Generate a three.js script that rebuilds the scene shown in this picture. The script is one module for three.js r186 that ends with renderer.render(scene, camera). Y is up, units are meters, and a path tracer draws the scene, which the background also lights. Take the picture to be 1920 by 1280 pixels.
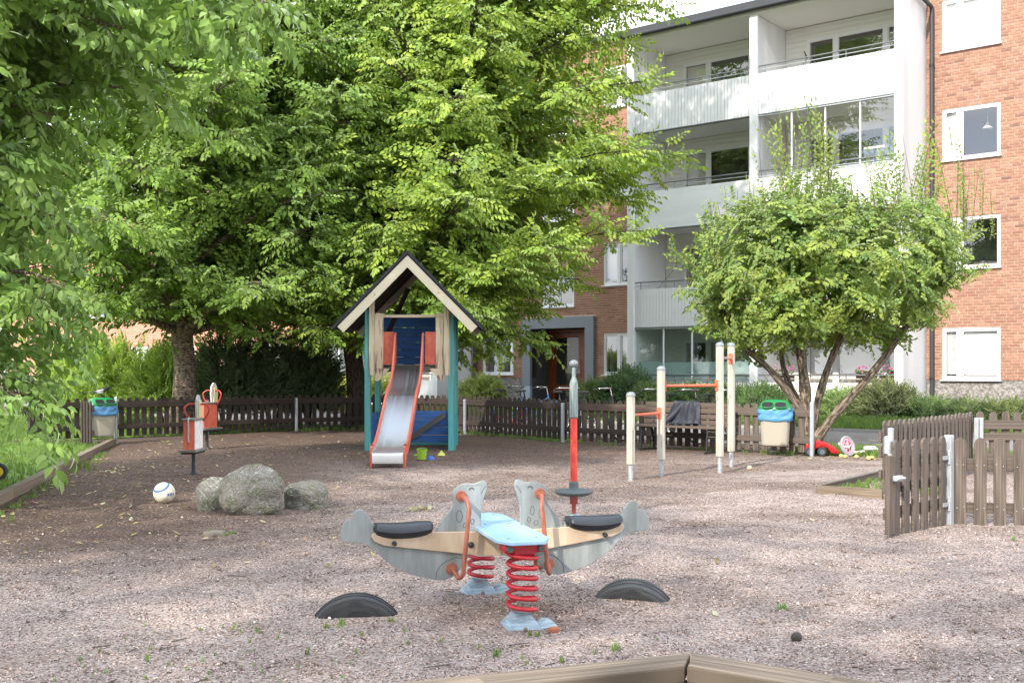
import * as THREE from 'three';
import { mergeGeometries, mergeVertices, toCreasedNormals } from 'three/addons/utils/BufferGeometryUtils.js';
import { RoundedBoxGeometry } from 'three/addons/geometries/RoundedBoxGeometry.js';

// ---------- camera, sky, sun, exposure ----------
const scene = new THREE.Scene();
const camera = new THREE.PerspectiveCamera(2 * Math.atan(640 / 2050) * 180 / Math.PI, 1.5, 0.1, 900);
camera.position.set(0, 1.4, 0); camera.lookAt(0, 1.4, -10);
camera.setViewOffset(1920, 1280, 0, -55, 1920, 1280);
const renderer = new THREE.WebGLRenderer({ antialias: true });
renderer.toneMapping = THREE.LinearToneMapping;
renderer.toneMappingExposure = 2.2;
renderer.shadowMap.enabled = true;

function rngOf(seed) { let a = seed >>> 0; return () => { a = (a + 0x6D2B79F5) | 0; let t = Math.imul(a ^ (a >>> 15), 1 | a); t = (t + Math.imul(t ^ (t >>> 7), 61 | t)) ^ t; return ((t ^ (t >>> 14)) >>> 0) / 4294967296; }; }
const hash = (x, y, s = 0) => { let h = Math.imul(x | 0, 374761393) ^ Math.imul(y | 0, 668265263) ^ Math.imul(s | 0, 1274126177); h = Math.imul(h ^ (h >>> 13), 1274126177); return ((h ^ (h >>> 16)) >>> 0) / 4294967296; };
const sm = (a, b, x) => { const t = Math.min(1, Math.max(0, (x - a) / (b - a))); return t * t * (3 - 2 * t); };
const lerp = (a, b, t) => a + (b - a) * t;
function vn(x, y, period = 0, s = 0) {           // value noise, tileable when period > 0
  const xi = Math.floor(x), yi = Math.floor(y), fx = x - xi, fy = y - yi, u = fx * fx * (3 - 2 * fx), v = fy * fy * (3 - 2 * fy);
  const w = (a) => period ? ((a % period) + period) % period : a;
  const h = (a, b) => hash(w(a), w(b), s);
  return lerp(lerp(h(xi, yi), h(xi + 1, yi), u), lerp(h(xi, yi + 1), h(xi + 1, yi + 1), u), v);
}
const fbm = (x, y, p = 0, o = 4, s = 0) => { let a = .5, f = 0, t = 0; for (let i = 0; i < o; i++) { f += a * vn(x, y, p, s + i); t += a; x *= 2; y *= 2; p *= 2; a *= .5; } return f / t; };
function vn3(x, y, z, s = 0) { const zi = Math.floor(z), f = z - zi, u = f * f * (3 - 2 * f); return lerp(vn(x, y, 0, s + zi * 57), vn(x, y, 0, s + (zi + 1) * 57), u); }

const SKY = 1.25;
{ // bright sky: broken white cloud over pale blue
  const W = 1024, H = 512, data = new Float32Array(W * H * 4);
  for (let j = 0; j < H; j++) for (let i = 0; i < W; i++) {
    const el = ((j + .5) / H - .5) * Math.PI, az = (i / W) * Math.PI * 2;
    const e = Math.max(el, .02), k = 1 / (Math.sin(e) + .22), x = Math.cos(az) * Math.cos(e) * k * 2.2 + 40, y = Math.sin(az) * Math.cos(e) * k * 2.2 + 40;
    const c = sm(.3, .52, fbm(x, y, 0, 6, 3)), d = fbm(x * 1.7 + 9, y * 1.7, 0, 5, 11);
    const hz = Math.pow(1 - Math.max(0, Math.sin(el)), 4);
    const blue = [lerp(.42, .95, hz), lerp(.58, 1.0, hz), lerp(.9, 1.06, hz)], w = lerp(.86, 1.22, sm(.3, .7, d));
    const o = (j * W + i) * 4;
    for (let q = 0; q < 3; q++) data[o + q] = SKY * lerp(blue[q], w * [1.0, 1.0, 1.01][q], c * .92);
    data[o + 3] = 1;
  }
  const t = new THREE.DataTexture(data, W, H, THREE.RGBAFormat, THREE.FloatType);
  t.mapping = THREE.EquirectangularReflectionMapping; t.magFilter = t.minFilter = THREE.LinearFilter; t.needsUpdate = true;
  scene.background = t; scene.environment = t;
}
const SUN = new THREE.Vector3(-.55, .72, .83).normalize();
const sun = new THREE.DirectionalLight(new THREE.Color(1, .93, .82), 2.8);
sun.position.copy(SUN).multiplyScalar(60); sun.target.position.set(0, 0, -14); sun.position.add(sun.target.position);
sun.castShadow = true; sun.shadow.radius = 2; sun.shadow.mapSize.set(4096, 4096);
Object.assign(sun.shadow.camera, { left: -40, right: 40, top: 40, bottom: -40, near: 1, far: 160 });
scene.add(sun, sun.target);

// ---------- helpers ----------
const V = (x, y, z) => new THREE.Vector3(x, y, z), PI = Math.PI;
const taken = new Map();
function numbered(n) { const k = taken.get(n) || 0; taken.set(n, k + 1); return k ? n + '_' + String(k).padStart(3, '0') : n; }
function tag(o, label, category, group, kind) { if (label) o.userData.label = label; if (category) o.userData.category = category; if (group) o.userData.group = group; if (kind) o.userData.kind = kind; return o; }
function thing(name, label, category, [x, y, z] = [0, 0, 0], turn = 0, group) {
  const o = new THREE.Group(); o.name = numbered(name); o.position.set(x, y, z); o.rotation.y = turn; scene.add(o); return tag(o, label, category, group);
}
function part(parent, name, geo, mat, pos, rot) {
  const m = new THREE.Mesh(geo, mat); m.name = parent === scene ? numbered(name) : name;
  if (pos) m.position.set(...pos); if (rot) m.rotation.set(...rot);
  parent.add(m); return m;
}
function grp(parent, name, pos, turn = 0) { const g = new THREE.Group(); g.name = name; if (pos) g.position.set(...pos); g.rotation.y = turn; parent.add(g); return g; }
function plain(g) { g = g.index ? g.toNonIndexed() : g; for (const k of Object.keys(g.attributes)) if (!['position', 'normal', 'uv'].includes(k)) g.deleteAttribute(k); if (!g.attributes.uv) g.setAttribute('uv', new THREE.BufferAttribute(new Float32Array(g.attributes.position.count * 2), 2)); return g; }
const merge = (a) => mergeGeometries(a.map(plain));
function box(w, h, d, x = 0, y = 0, z = 0, r = 0) { const g = r ? new RoundedBoxGeometry(w, h, d, 2, Math.min(r, w / 2.01, h / 2.01, d / 2.01)) : new THREE.BoxGeometry(w, h, d); g.translate(x, y, z); return g; }
function span(x0, x1, y0, y1, z0, z1) { return box(x1 - x0, y1 - y0, z1 - z0, (x0 + x1) / 2, (y0 + y1) / 2, (z0 + z1) / 2); }
const UPV = V(0, 1, 0);
function rod(a, b, r, r2 = r, seg = 12) { const d = b.clone().sub(a), g = new THREE.CylinderGeometry(r2, r, d.length(), seg); g.applyQuaternion(new THREE.Quaternion().setFromUnitVectors(UPV, d.clone().normalize())); g.translate(...a.clone().add(b).multiplyScalar(.5).toArray()); return g; }
function metric(g, s) { const P = g.attributes.position, N = g.attributes.normal, U = g.attributes.uv; for (let i = 0; i < P.count; i++) { const nx = Math.abs(N.getX(i)), ny = Math.abs(N.getY(i)); U.setXY(i, (nx > .7 ? P.getZ(i) : P.getX(i)) / s, (ny > .7 ? P.getZ(i) : P.getY(i)) / s); } return g; }
function tube(pts, r, n = 24, seg = 8, closed = false, tension = .5) { return new THREE.TubeGeometry(new THREE.CatmullRomCurve3(pts, closed, 'catmullrom', tension), n, r, seg, closed); }
function bent(pts, r, seg = 10, fillet = .05) { // straight runs with rounded corners
  const path = new THREE.CurvePath();
  let prev = pts[0];
  for (let i = 1; i < pts.length; i++) {
    if (i < pts.length - 1) {
      const a = pts[i].clone().sub(prev), b = pts[i + 1].clone().sub(pts[i]), f = Math.min(fillet, a.length() * .45, b.length() * .45);
      const p = pts[i].clone().addScaledVector(a.normalize(), -f), q = pts[i].clone().addScaledVector(b.normalize(), f);
      path.add(new THREE.LineCurve3(prev, p)); path.add(new THREE.QuadraticBezierCurve3(p, pts[i], q)); prev = q;
    } else path.add(new THREE.LineCurve3(prev, pts[i]));
  }
  return new THREE.TubeGeometry(path, pts.length * 14, r, seg, false);
}
function bar(a, b, w, h) { // box beam between two points, w across, h high
  const d = b.clone().sub(a), L = d.length(), g = new THREE.BoxGeometry(L, h, w), x = d.normalize(), z = new THREE.Vector3().crossVectors(x, UPV).normalize(), y = new THREE.Vector3().crossVectors(z, x);
  g.applyMatrix4(new THREE.Matrix4().makeBasis(x, y, z)); g.translate(...a.clone().add(b).multiplyScalar(.5).toArray()); return g;
}
function taper(pts, radii, seg = 8) { // tapered tube through points, closed at its end
  const n = pts.length, pos = [], uv = [], idx = []; let ref = V(.3, .2, 1), len = 0;
  for (let i = 0; i < n; i++) {
    const t = pts[Math.min(n - 1, i + 1)].clone().sub(pts[Math.max(0, i - 1)]).normalize();
    const u = new THREE.Vector3().crossVectors(t, ref).normalize(), w = new THREE.Vector3().crossVectors(u, t); ref = w.clone();
    if (i) len += pts[i].distanceTo(pts[i - 1]);
    for (let k = 0; k <= seg; k++) { const a = k / seg * 2 * PI, p = pts[i].clone().addScaledVector(u, Math.cos(a) * radii[i]).addScaledVector(w, Math.sin(a) * radii[i]); pos.push(p.x, p.y, p.z); uv.push(k / seg * Math.max(1, Math.round(radii[0] * 6.28 / .5)), len / .5); }
  }
  for (let i = 0; i < n - 1; i++) for (let k = 0; k < seg; k++) { const a = i * (seg + 1) + k, b = a + seg + 1; idx.push(a, a + 1, b, b, a + 1, b + 1); }
  const g = new THREE.BufferGeometry(); g.setAttribute('position', new THREE.Float32BufferAttribute(pos, 3)); g.setAttribute('uv', new THREE.Float32BufferAttribute(uv, 2)); g.setIndex(idx); g.computeVertexNormals(); return g;
}
function plate(pts, depth, bevel = .004, holes = [], smooth = false) { // flat outline in xy, extruded along z, centred
  const s = new THREE.Shape(); const v = pts.map(([x, y]) => new THREE.Vector2(x, y));
  if (smooth) { s.moveTo(v[0].x, v[0].y); s.splineThru([...v.slice(1), v[0]]); } else s.setFromPoints(v);
  for (const h of holes) s.holes.push(new THREE.Path().setFromPoints(h.map(([x, y]) => new THREE.Vector2(x, y))));
  const g = new THREE.ExtrudeGeometry(s, { depth: depth - 2 * bevel, bevelEnabled: bevel > 0, bevelThickness: bevel, bevelSize: bevel, bevelOffset: -bevel, bevelSegments: 2, curveSegments: smooth ? 48 : 12 });
  g.translate(0, 0, -depth / 2 + bevel); return g;
}
const lathe = (pts, seg = 28) => new THREE.LatheGeometry(pts.map(([r, y]) => new THREE.Vector2(r, y)), seg);

// ---------- textures and materials ----------
function tex(w, h, fn, { srgb = true, repeat = [1, 1], rot = 0 } = {}) {
  const data = new Uint8Array(w * h * 4);
  for (let j = 0; j < h; j++) for (let i = 0; i < w; i++) { const c = fn(i / w, j / h, i, j), o = (j * w + i) * 4; data[o] = c[0]; data[o + 1] = c[1] ?? c[0]; data[o + 2] = c[2] ?? c[0]; data[o + 3] = 255; }
  const t = new THREE.DataTexture(data, w, h); t.wrapS = t.wrapT = THREE.RepeatWrapping; t.magFilter = THREE.LinearFilter; t.minFilter = THREE.LinearMipmapLinearFilter; t.generateMipmaps = true;
  if (srgb) t.colorSpace = THREE.SRGBColorSpace; t.repeat.set(...repeat); t.rotation = rot; t.needsUpdate = true; return t;
}
const rotated = (t, rot, repeat) => { const c = t.clone(); c.rotation = rot; if (repeat) c.repeat.set(...repeat); c.needsUpdate = true; return c; };
const std = (color, o = {}) => { const m = new THREE.MeshStandardMaterial({ roughness: .8, ...o }); if (Array.isArray(color)) m.color.setRGB(...color); else m.color.set(color); return m; };
const phys = (color, o = {}) => { const m = new THREE.MeshPhysicalMaterial({ roughness: .8, ...o }); if (Array.isArray(color)) m.color.setRGB(...color); else m.color.set(color); return m; };
const mixc = (a, b, t) => a.map((x, i) => lerp(x, b[i], t));

// stones: nearest of jittered cells
function cells(n, seed) { return (u, v) => { const x = u * n, y = v * n, xi = Math.floor(x), yi = Math.floor(y); let best = 9, id = 0, b2 = 9; for (let a = -1; a < 2; a++) for (let b = -1; b < 2; b++) { const cx = ((xi + a) % n + n) % n, cy = ((yi + b) % n + n) % n, dx = xi + a + hash(cx, cy, seed) - x, dy = yi + b + hash(cx, cy, seed + 1) - y, d = dx * dx + dy * dy; if (d < best) { b2 = best; best = d; id = hash(cx, cy, seed + 2); } else if (d < b2) b2 = d; } return [Math.sqrt(best), id, Math.sqrt(b2)]; }; }
const gravelCell = cells(150, 5);
const GP = [[187, 171, 161], [159, 142, 133], [203, 190, 181], [135, 114, 104], [173, 151, 139], [113, 94, 84], [168, 158, 151], [190, 167, 153]];
const gravelMap = tex(1024, 1024, (u, v) => { const [d, id, d2] = gravelCell(u, v), c = GP[Math.floor(id * 7.99)], k = .78 + .3 * fbm(u * 9, v * 9, 9, 4, 2) + (d2 - d < .12 ? -.14 : 0); return c.map((x) => Math.min(255, x * k)); });
const gravelBump = tex(1024, 1024, (u, v) => { const [d, id, d2] = gravelCell(u, v); return [Math.max(0, 255 * Math.min(1, (d2 - d) * 1.1) * (.5 + .5 * id))]; }, { srgb: false });
const grain = (u, v, s) => fbm(u * 24, v * 2, 0, 3, s) * .55 + vn(u * 90, v * 5, 0, s + 9) * .45; // streaks along v
function woodTex(light, dark, s, knots = 0) { return tex(256, 512, (u, v) => { let g = grain(u, v, s); const b = fbm(u * 3, v * 2, 0, 3, s + 30); return mixc(dark, light, Math.min(1, Math.max(0, g * 1.5 - .3 + (b - .5) * .6))); }); }
const woodBump = tex(256, 512, (u, v) => [255 * grain(u, v, 77)], { srgb: false });
function wornTex(paint, paint2, wood, woodDark, wear, s) { // paint flaked off along the grain
  return tex(256, 512, (u, v) => { const f = fbm(u * 10, v * 3, 0, 4, s) * .6 + vn(u * 40, v * 6, 0, s + 5) * .25 + fbm(u * 2, v * 2, 0, 2, s + 8) * .35, bare = sm(wear, wear + .06, f); const p = mixc(paint, paint2, fbm(u * 6, v * 3, 0, 3, s + 20)), w = mixc(wood, woodDark, grain(u, v, s + 40)); return mixc(p, w, bare); });
}
const wood = (light, dark, s, o = {}) => { const t = woodTex(light, dark, s); const v = std([1, 1, 1], { map: t, bumpMap: woodBump, bumpScale: .002, roughness: .85, ...o }); const h = std([1, 1, 1], { map: rotated(t, PI / 2), bumpMap: rotated(woodBump, PI / 2), bumpScale: .002, roughness: .85, ...o }); return { v, h }; };
const worn = (a) => { const t = wornTex(...a); return { v: std([1, 1, 1], { map: t, bumpMap: woodBump, bumpScale: .0015, roughness: .7 }), h: std([1, 1, 1], { map: rotated(t, PI / 2), bumpMap: rotated(woodBump, PI / 2), bumpScale: .0015, roughness: .7 }) }; };
const fenceDark = [1, 2, 3].map((s) => wood([78, 64, 55], [42, 34, 30], s));
const fenceGrey = [4, 5, 6].map((s) => wood([126, 114, 103], [74, 64, 57], s));
const timber = wood([158, 142, 122], [98, 84, 70], 8), greyWood = wood([150, 142, 134], [86, 78, 72], 9), paleWood = wood([226, 222, 210], [170, 164, 150], 10);
const noiseMap = (lo, hi, n, s, o = 4, size = 256) => tex(size, size, (u, v) => mixc(lo, hi, Math.min(1, Math.max(0, fbm(u * n, v * n, n, o, s) * 1.8 - .4))));
const noiseBump = (n, s) => tex(256, 256, (u, v) => [255 * fbm(u * n, v * n, n, 4, s)], { srgb: false });
const bumpA = noiseBump(32, 3), bumpB = noiseBump(8, 4);
const galv = std([1, 1, 1], { map: noiseMap([168, 174, 178], [204, 208, 210], 12, 21), metalness: .55, roughness: .48 });
const steelDark = std([.03, .032, .035], { metalness: .4, roughness: .5 });
const whitePaint = std([.8, .8, .79], { roughness: .5 });
const glass = new THREE.MeshPhysicalMaterial({ color: 0xffffff, transmission: 1, thickness: 0, roughness: 0, ior: 2.3 });

// ---------- ground ----------
const nOf = (x, z) => .6254 * x - .7803 * z;                  // metres towards the long building
const edgeX = (d) => -5.42 - (d - 11.57) * .2376;              // timber edging along the grass on one side
function gh(x, z) {
  const d = -z, n = nOf(x, z); let y = .22 * sm(18, 25, n);
  const a = (1 - sm(15.5, 18, d)) * (1 - sm(15, 17, n)) * sm(.2, 1.2, x - edgeX(d)) * sm(1.5, 3, d);
  if (a > 0) { y += a * (.06 * (fbm(x * .7 + 3, z * .7, 0, 3, 60) - .5) + .045 * (fbm(x * 2.8, z * 2.8, 0, 3, 61) - .5));
    y -= a * .035 * Math.exp(-((x - .1) ** 2 / .5 + (d - 6) ** 2 / .12)); y -= a * .03 * Math.exp(-((x + .3) ** 2 / .5 + (d - 7.1) ** 2 / .1)); }
  return y;
}
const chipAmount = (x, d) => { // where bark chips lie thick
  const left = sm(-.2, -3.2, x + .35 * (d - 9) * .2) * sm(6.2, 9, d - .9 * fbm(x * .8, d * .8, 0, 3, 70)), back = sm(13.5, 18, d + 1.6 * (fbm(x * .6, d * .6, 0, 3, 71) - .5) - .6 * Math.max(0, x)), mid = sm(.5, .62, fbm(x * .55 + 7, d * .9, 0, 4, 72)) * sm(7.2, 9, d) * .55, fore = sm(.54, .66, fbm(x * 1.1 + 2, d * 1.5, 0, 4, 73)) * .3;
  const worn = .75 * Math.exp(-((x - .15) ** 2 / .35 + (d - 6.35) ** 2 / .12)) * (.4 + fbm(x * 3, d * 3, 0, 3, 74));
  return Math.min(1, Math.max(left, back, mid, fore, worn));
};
{
  const axis = (lo, hi, step, far) => { const a = []; for (let v = lo; v <= hi + 1e-6; v += step) a.push(v); let s = step, v = lo; const pre = []; while (v > -far) { s *= 1.5; v -= s; pre.unshift(v); } s = step; v = a[a.length - 1]; while (v < far) { s *= 1.5; v += s; a.push(v); } return [...pre, ...a]; };
  const xs = axis(-12, 10, .16, 420), zs = axis(-30, 2, .16, 420), pos = [], uv = [], col = [], idx = [];
  for (const z of zs) for (const x of xs) {
    pos.push(x, gh(x, z), z); uv.push(x / 1.7, z / 1.7);
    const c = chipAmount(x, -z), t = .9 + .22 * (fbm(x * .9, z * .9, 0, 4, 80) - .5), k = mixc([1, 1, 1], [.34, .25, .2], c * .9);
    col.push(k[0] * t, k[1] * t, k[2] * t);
  }
  const w = xs.length; for (let j = 0; j < zs.length - 1; j++) for (let i = 0; i < w - 1; i++) { const a = j * w + i; idx.push(a, a + w, a + 1, a + 1, a + w, a + w + 1); }
  const g = new THREE.BufferGeometry(); g.setAttribute('position', new THREE.Float32BufferAttribute(pos, 3)); g.setAttribute('uv', new THREE.Float32BufferAttribute(uv, 2)); g.setAttribute('color', new THREE.Float32BufferAttribute(col, 3)); g.setIndex(idx); g.computeVertexNormals();
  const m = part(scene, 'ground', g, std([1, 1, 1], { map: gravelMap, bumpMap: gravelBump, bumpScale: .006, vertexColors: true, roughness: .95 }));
  tag(m, 'pinkish grey gravel playground with brown bark chips', 'gravel', null, 'structure');
}
function instanced(parent, name, geo, mat, list, kind = 'stuff') { // list: [Matrix4, Color]
  const m = new THREE.InstancedMesh(geo, mat, list.length); list.forEach(([a, c], i) => { m.setMatrixAt(i, a); if (c) m.setColorAt(i, c); });
  m.name = parent === scene ? numbered(name) : name; m.userData.kind = kind; parent.add(m); return m;
}
const M4 = (p, q, s) => new THREE.Matrix4().compose(p, q, s);
const eul = (x, y, z) => new THREE.Quaternion().setFromEuler(new THREE.Euler(x, y, z, 'YXZ'));
const lin = (r, g, b) => new THREE.Color().setRGB(r, g, b);
const srgb = (r, g, b) => new THREE.Color().setRGB(r / 255, g / 255, b / 255, THREE.SRGBColorSpace);
{
  const R = rngOf(11), stones = [], chips = [];
  const g = new THREE.IcosahedronGeometry(1, 0), mat = std([1, 1, 1], { roughness: .9 });
  for (let i = 0; i < 130000; i++) {
    const d = 3.3 + 10.5 * Math.pow(R(), 1.35), x = (R() - .5) * 2 * (.55 * d + .6);
    if (x < edgeX(d) + .15 || R() < .85 * chipAmount(x, d)) continue;
    const s = .003 + .0036 * R() * R() + (R() < .012 ? .005 : 0), c = GP[Math.floor(R() * 8)], k = .75 + .4 * R();
    stones.push([M4(V(x, gh(x, -d) + s * .2, -d), eul(R() * 6, R() * 6, R() * 6), V(s * (1 + .5 * R()), s * .75, s)), srgb(c[0] * k, c[1] * k, c[2] * k)]);
  }
  tag(instanced(scene, 'gravel', g, mat, stones), 'loose pinkish grey gravel stones over the playground', 'gravel');
  const chip = new THREE.BoxGeometry(1, .28, .4);
  for (let i = 0; i < 150000; i++) {
    const d = 3.6 + 18 * Math.pow(R(), .8), x = (R() - .5) * 2 * (.5 * d + .8);
    if (x < edgeX(d) + .1 || nOf(x, -d) > 17.2 || R() > chipAmount(x, d) + .04) continue;
    const s = .01 + .02 * R() * R(), t = R(), k = .6 + .7 * R(), c = t < .55 ? [.13, .085, .06] : t < .85 ? [.2, .14, .1] : [.28, .215, .165];
    chips.push([M4(V(x, gh(x, -d) + s * .1, -d), eul((R() - .5) * .7, R() * 6.3, (R() - .5) * .7), V(s, s * .8, s)), lin(c[0] * k, c[1] * k, c[2] * k)]);
  }
  tag(instanced(scene, 'bark_chips', chip, mat, chips), 'brown bark chips strewn over the gravel', 'bark chips');
}
// strips that run along the building: asphalt path, kerb, lawn, planting bed
const ER = V(.7803, 0, .6254), EN = V(.6254, 0, -.7803);
const atNM = (n, m) => V(EN.x * n + ER.x * m, 0, EN.z * n + ER.z * m);
function strip(name, n0, n1, m0, m1, dy, mat, label, cat, uvs = 2) {
  const pos = [], uv = [], idx = [], nn = Math.max(2, Math.round((n1 - n0) / .4)), mm = Math.round((m1 - m0) / .8);
  for (let i = 0; i <= nn; i++) for (let j = 0; j <= mm; j++) { const n = lerp(n0, n1, i / nn), m = lerp(m0, m1, j / mm), p = atNM(n, m); pos.push(p.x, gh(p.x, p.z) + dy, p.z); uv.push(m / uvs, n / uvs); }
  for (let i = 0; i < nn; i++) for (let j = 0; j < mm; j++) { const a = i * (mm + 1) + j; idx.push(a, a + 1, a + mm + 1, a + 1, a + mm + 2, a + mm + 1); }
  const g = new THREE.BufferGeometry(); g.setAttribute('position', new THREE.Float32BufferAttribute(pos, 3)); g.setAttribute('uv', new THREE.Float32BufferAttribute(uv, 2)); g.setIndex(idx); g.computeVertexNormals();
  return tag(part(scene, name, g, mat), label, cat, null, 'structure');
}
const soilMat = std([1, 1, 1], { map: noiseMap([46, 36, 28], [84, 68, 52], 16, 31), bumpMap: bumpA, bumpScale: .03, roughness: 1 });
const lawnMat = std([1, 1, 1], { map: noiseMap([66, 90, 28], [112, 142, 50], 16, 33, 5, 512), bumpMap: bumpA, bumpScale: .03, roughness: 1 });
strip('path', 18.75, 21.9, -70, 30, .014, std([1, 1, 1], { map: noiseMap([112, 110, 108], [140, 137, 134], 64, 32, 3, 512), bumpMap: bumpA, bumpScale: .004, roughness: .95 }), 'grey asphalt footpath passing behind the fence', 'path');
strip('lawn', 21.98, 25.4, -70, 30, .01, lawnMat, 'strip of green lawn between footpath and planting bed', 'lawn');
strip('verge', 17.5, 18.73, -8.2, 30, .01, lawnMat, 'narrow grass verge along the near side of the footpath', 'grass');
strip('planting_bed', 25.42, 28.7, -70, 30, .012, soilMat, 'dark soil bed along the foot of the building', 'soil');
{
  const p = []; for (let m = -70; m < 30; m += 1) { const a = atNM(21.94, m), b = atNM(21.94, m + .985); a.y = gh(a.x, a.z) + .03; b.y = gh(b.x, b.z) + .03; p.push(bar(a, b, .07, .09)); }
  tag(part(scene, 'kerb', merge(p), std([.38, .36, .33])), 'low pale kerb between footpath and lawn', 'kerb', null, 'structure');
}
// lawn beyond the timber edging and the far fence
const fenceLine = [[-8.25, 22.4], [-5.04, 25.5], [-3.5, 26.3], [-1.07, 24.4], [1.09, 21.4], [4.97, 17.86]];
const fenceD = (x) => { if (x < fenceLine[0][0]) return 22.4 + (fenceLine[0][0] - x) * -.6; for (let i = 0; i < fenceLine.length - 1; i++) { const [a, b] = fenceLine[i], [c, d] = fenceLine[i + 1]; if (x <= c) return lerp(b, d, (x - a) / (c - a)); } return 99; };
const onLeftLawn = (x, d) => { const n = nOf(x, -d); if (n > 18.74 || d < 4) return false; if (d < 21.2 && x < edgeX(d) - .06) return true; return d >= 21.2 && d > fenceD(x) + .12 && x < 1.5; };
{
  const pos = [], uv = [], c = .3; for (let x = -34; x < 2; x += c) for (let d = 4; d < 52; d += c) if (onLeftLawn(x + c / 2, d + c / 2)) { const q = [[x, d], [x + c, d], [x + c, d + c], [x, d + c]].map(([a, b]) => [a, gh(a, -b) + .008, -b]); for (const k of [0, 1, 2, 0, 2, 3]) { pos.push(...q[k]); uv.push(q[k][0] / 2, q[k][2] / 2); } }
  const g = new THREE.BufferGeometry(); g.setAttribute('position', new THREE.Float32BufferAttribute(pos, 3)); g.setAttribute('uv', new THREE.Float32BufferAttribute(uv, 2)); g.computeVertexNormals();
  tag(part(scene, 'lawn', g, lawnMat), 'shaded lawn under the trees outside the fence', 'lawn', null, 'structure');
}
function tuftGeo(seed, n, h, spread) {
  const R = rngOf(seed), pos = [], w = .006;
  for (let i = 0; i < n; i++) { const a = R() * 6.28, r = spread * R(), x = Math.cos(a) * r, z = Math.sin(a) * r, t = R() * 6.28, hh = h * (.5 + .7 * R()), lx = (R() - .5) * hh * 1.1, lz = (R() - .5) * hh * 1.1, cx = Math.cos(t) * w, cz = Math.sin(t) * w;
    const A = [x - cx, 0, z - cz], B = [x + cx, 0, z + cz], C = [x + lx * .4 - cx * .7, hh * .6, z + lz * .4 - cz * .7], D = [x + lx * .4 + cx * .7, hh * .6, z + lz * .4 + cz * .7], E = [x + lx, hh, z + lz];
    pos.push(...A, ...B, ...C, ...B, ...D, ...C, ...C, ...D, ...E); }
  const g = new THREE.BufferGeometry(); g.setAttribute('position', new THREE.Float32BufferAttribute(pos, 3)); g.computeVertexNormals(); return g;
}
const leafMat = (o = {}) => phys([1, 1, 1], { transmission: .45, thickness: 0, roughness: .95, clearcoat: .14, clearcoatRoughness: .4, side: THREE.DoubleSide, ...o });
const grassMat = leafMat({ clearcoat: .1 });
{
  const R = rngOf(21), a = [], tuft = tuftGeo(3, 9, .1, .06);
  const put = (x, d, s, c) => a.push([M4(V(x, gh(x, -d) + .004, -d), eul(0, R() * 6.3, 0), V(s, s * (.7 + .6 * R()), s)), c]);
  const green = () => { const k = .7 + .6 * R(), y = R(); return lin((.12 + .08 * y) * k, (.25 + .04 * y) * k, .03 * k); };
  for (let i = 0; i < 26000; i++) { const n = 22 + 3.4 * R(), m = -24 + 32 * R(), p = atNM(n, m); put(p.x, -p.z, 1 + .5 * R(), green()); }
  for (let i = 0; i < 7000; i++) { const n = 17.35 + 1.4 * R(), m = -8 + 14 * R(), p = atNM(n, m); if (R() < sm(17.3, 17.9, n)) put(p.x, -p.z, .8 + .5 * R(), green()); }
  for (let i = 0; i < 26000; i++) { const d = 9 + 24 * R(), x = -16 + 17 * R(); if (onLeftLawn(x, d)) put(x, d, .5 + .4 * R(), green()); }
  tag(instanced(scene, 'grass', tuft, grassMat, a), 'short green grass on the lawns and the verge', 'grass');
  const w = []; // weeds in the gravel
  const weed = (x, d, s) => w.push([M4(V(x, gh(x, -d), -d), eul(0, R() * 6.3, 0), V(s * 1.5, s, s * 1.5)), green()]);
  for (let i = 0; i < 130; i++) { const x = -2.1 + 3.4 * R() * R(), d = 4.35 + 1.7 * R(); weed(x, d, .1 + .16 * R()); }
  for (const [x, d] of [[-2.44, 9.2], [-2.6, 9.3], [-2.42, 9.32], [.68, 5.15], [.2, 5.2], [1.55, 6.4], [.5, 5.4], [4.1, 9.0], [-.1, 5.3], [.1, 5.8], [-1.05, 5.95], [-.95, 6.0], [-.7, 6.05]]) for (let k = 0; k < 3; k++) weed(x + .05 * R(), d + .05 * R(), .2 + .2 * R());
  for (let i = 0; i < 240; i++) { const d = 12.25 + 1.9 * R(), x = 3.75 + 1.4 * R(); if (x > 3.6 + (d - 12.48) * .69 && d > 12.5 - (x - 3.5) * .75) weed(x, d, .35 + .5 * R()); }
  for (let i = 0; i < 160; i++) { const t = R(), k = Math.floor(R() * 4) + 1, [a0, b0] = fenceLine[k], [a1, b1] = fenceLine[k + 1]; weed(lerp(a0, a1, t), lerp(b0, b1, t) - .1 - .2 * R() * R(), .4 + .6 * R()); }
  for (let i = 0; i < 140; i++) { const d = 8.5 + 10 * R(); weed(edgeX(d) + .15 + .3 * R() * R(), d, .3 + .4 * R()); }
  tag(instanced(scene, 'weeds', tuft, grassMat, w), 'small green weeds growing up through the gravel', 'weeds');
}
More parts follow.
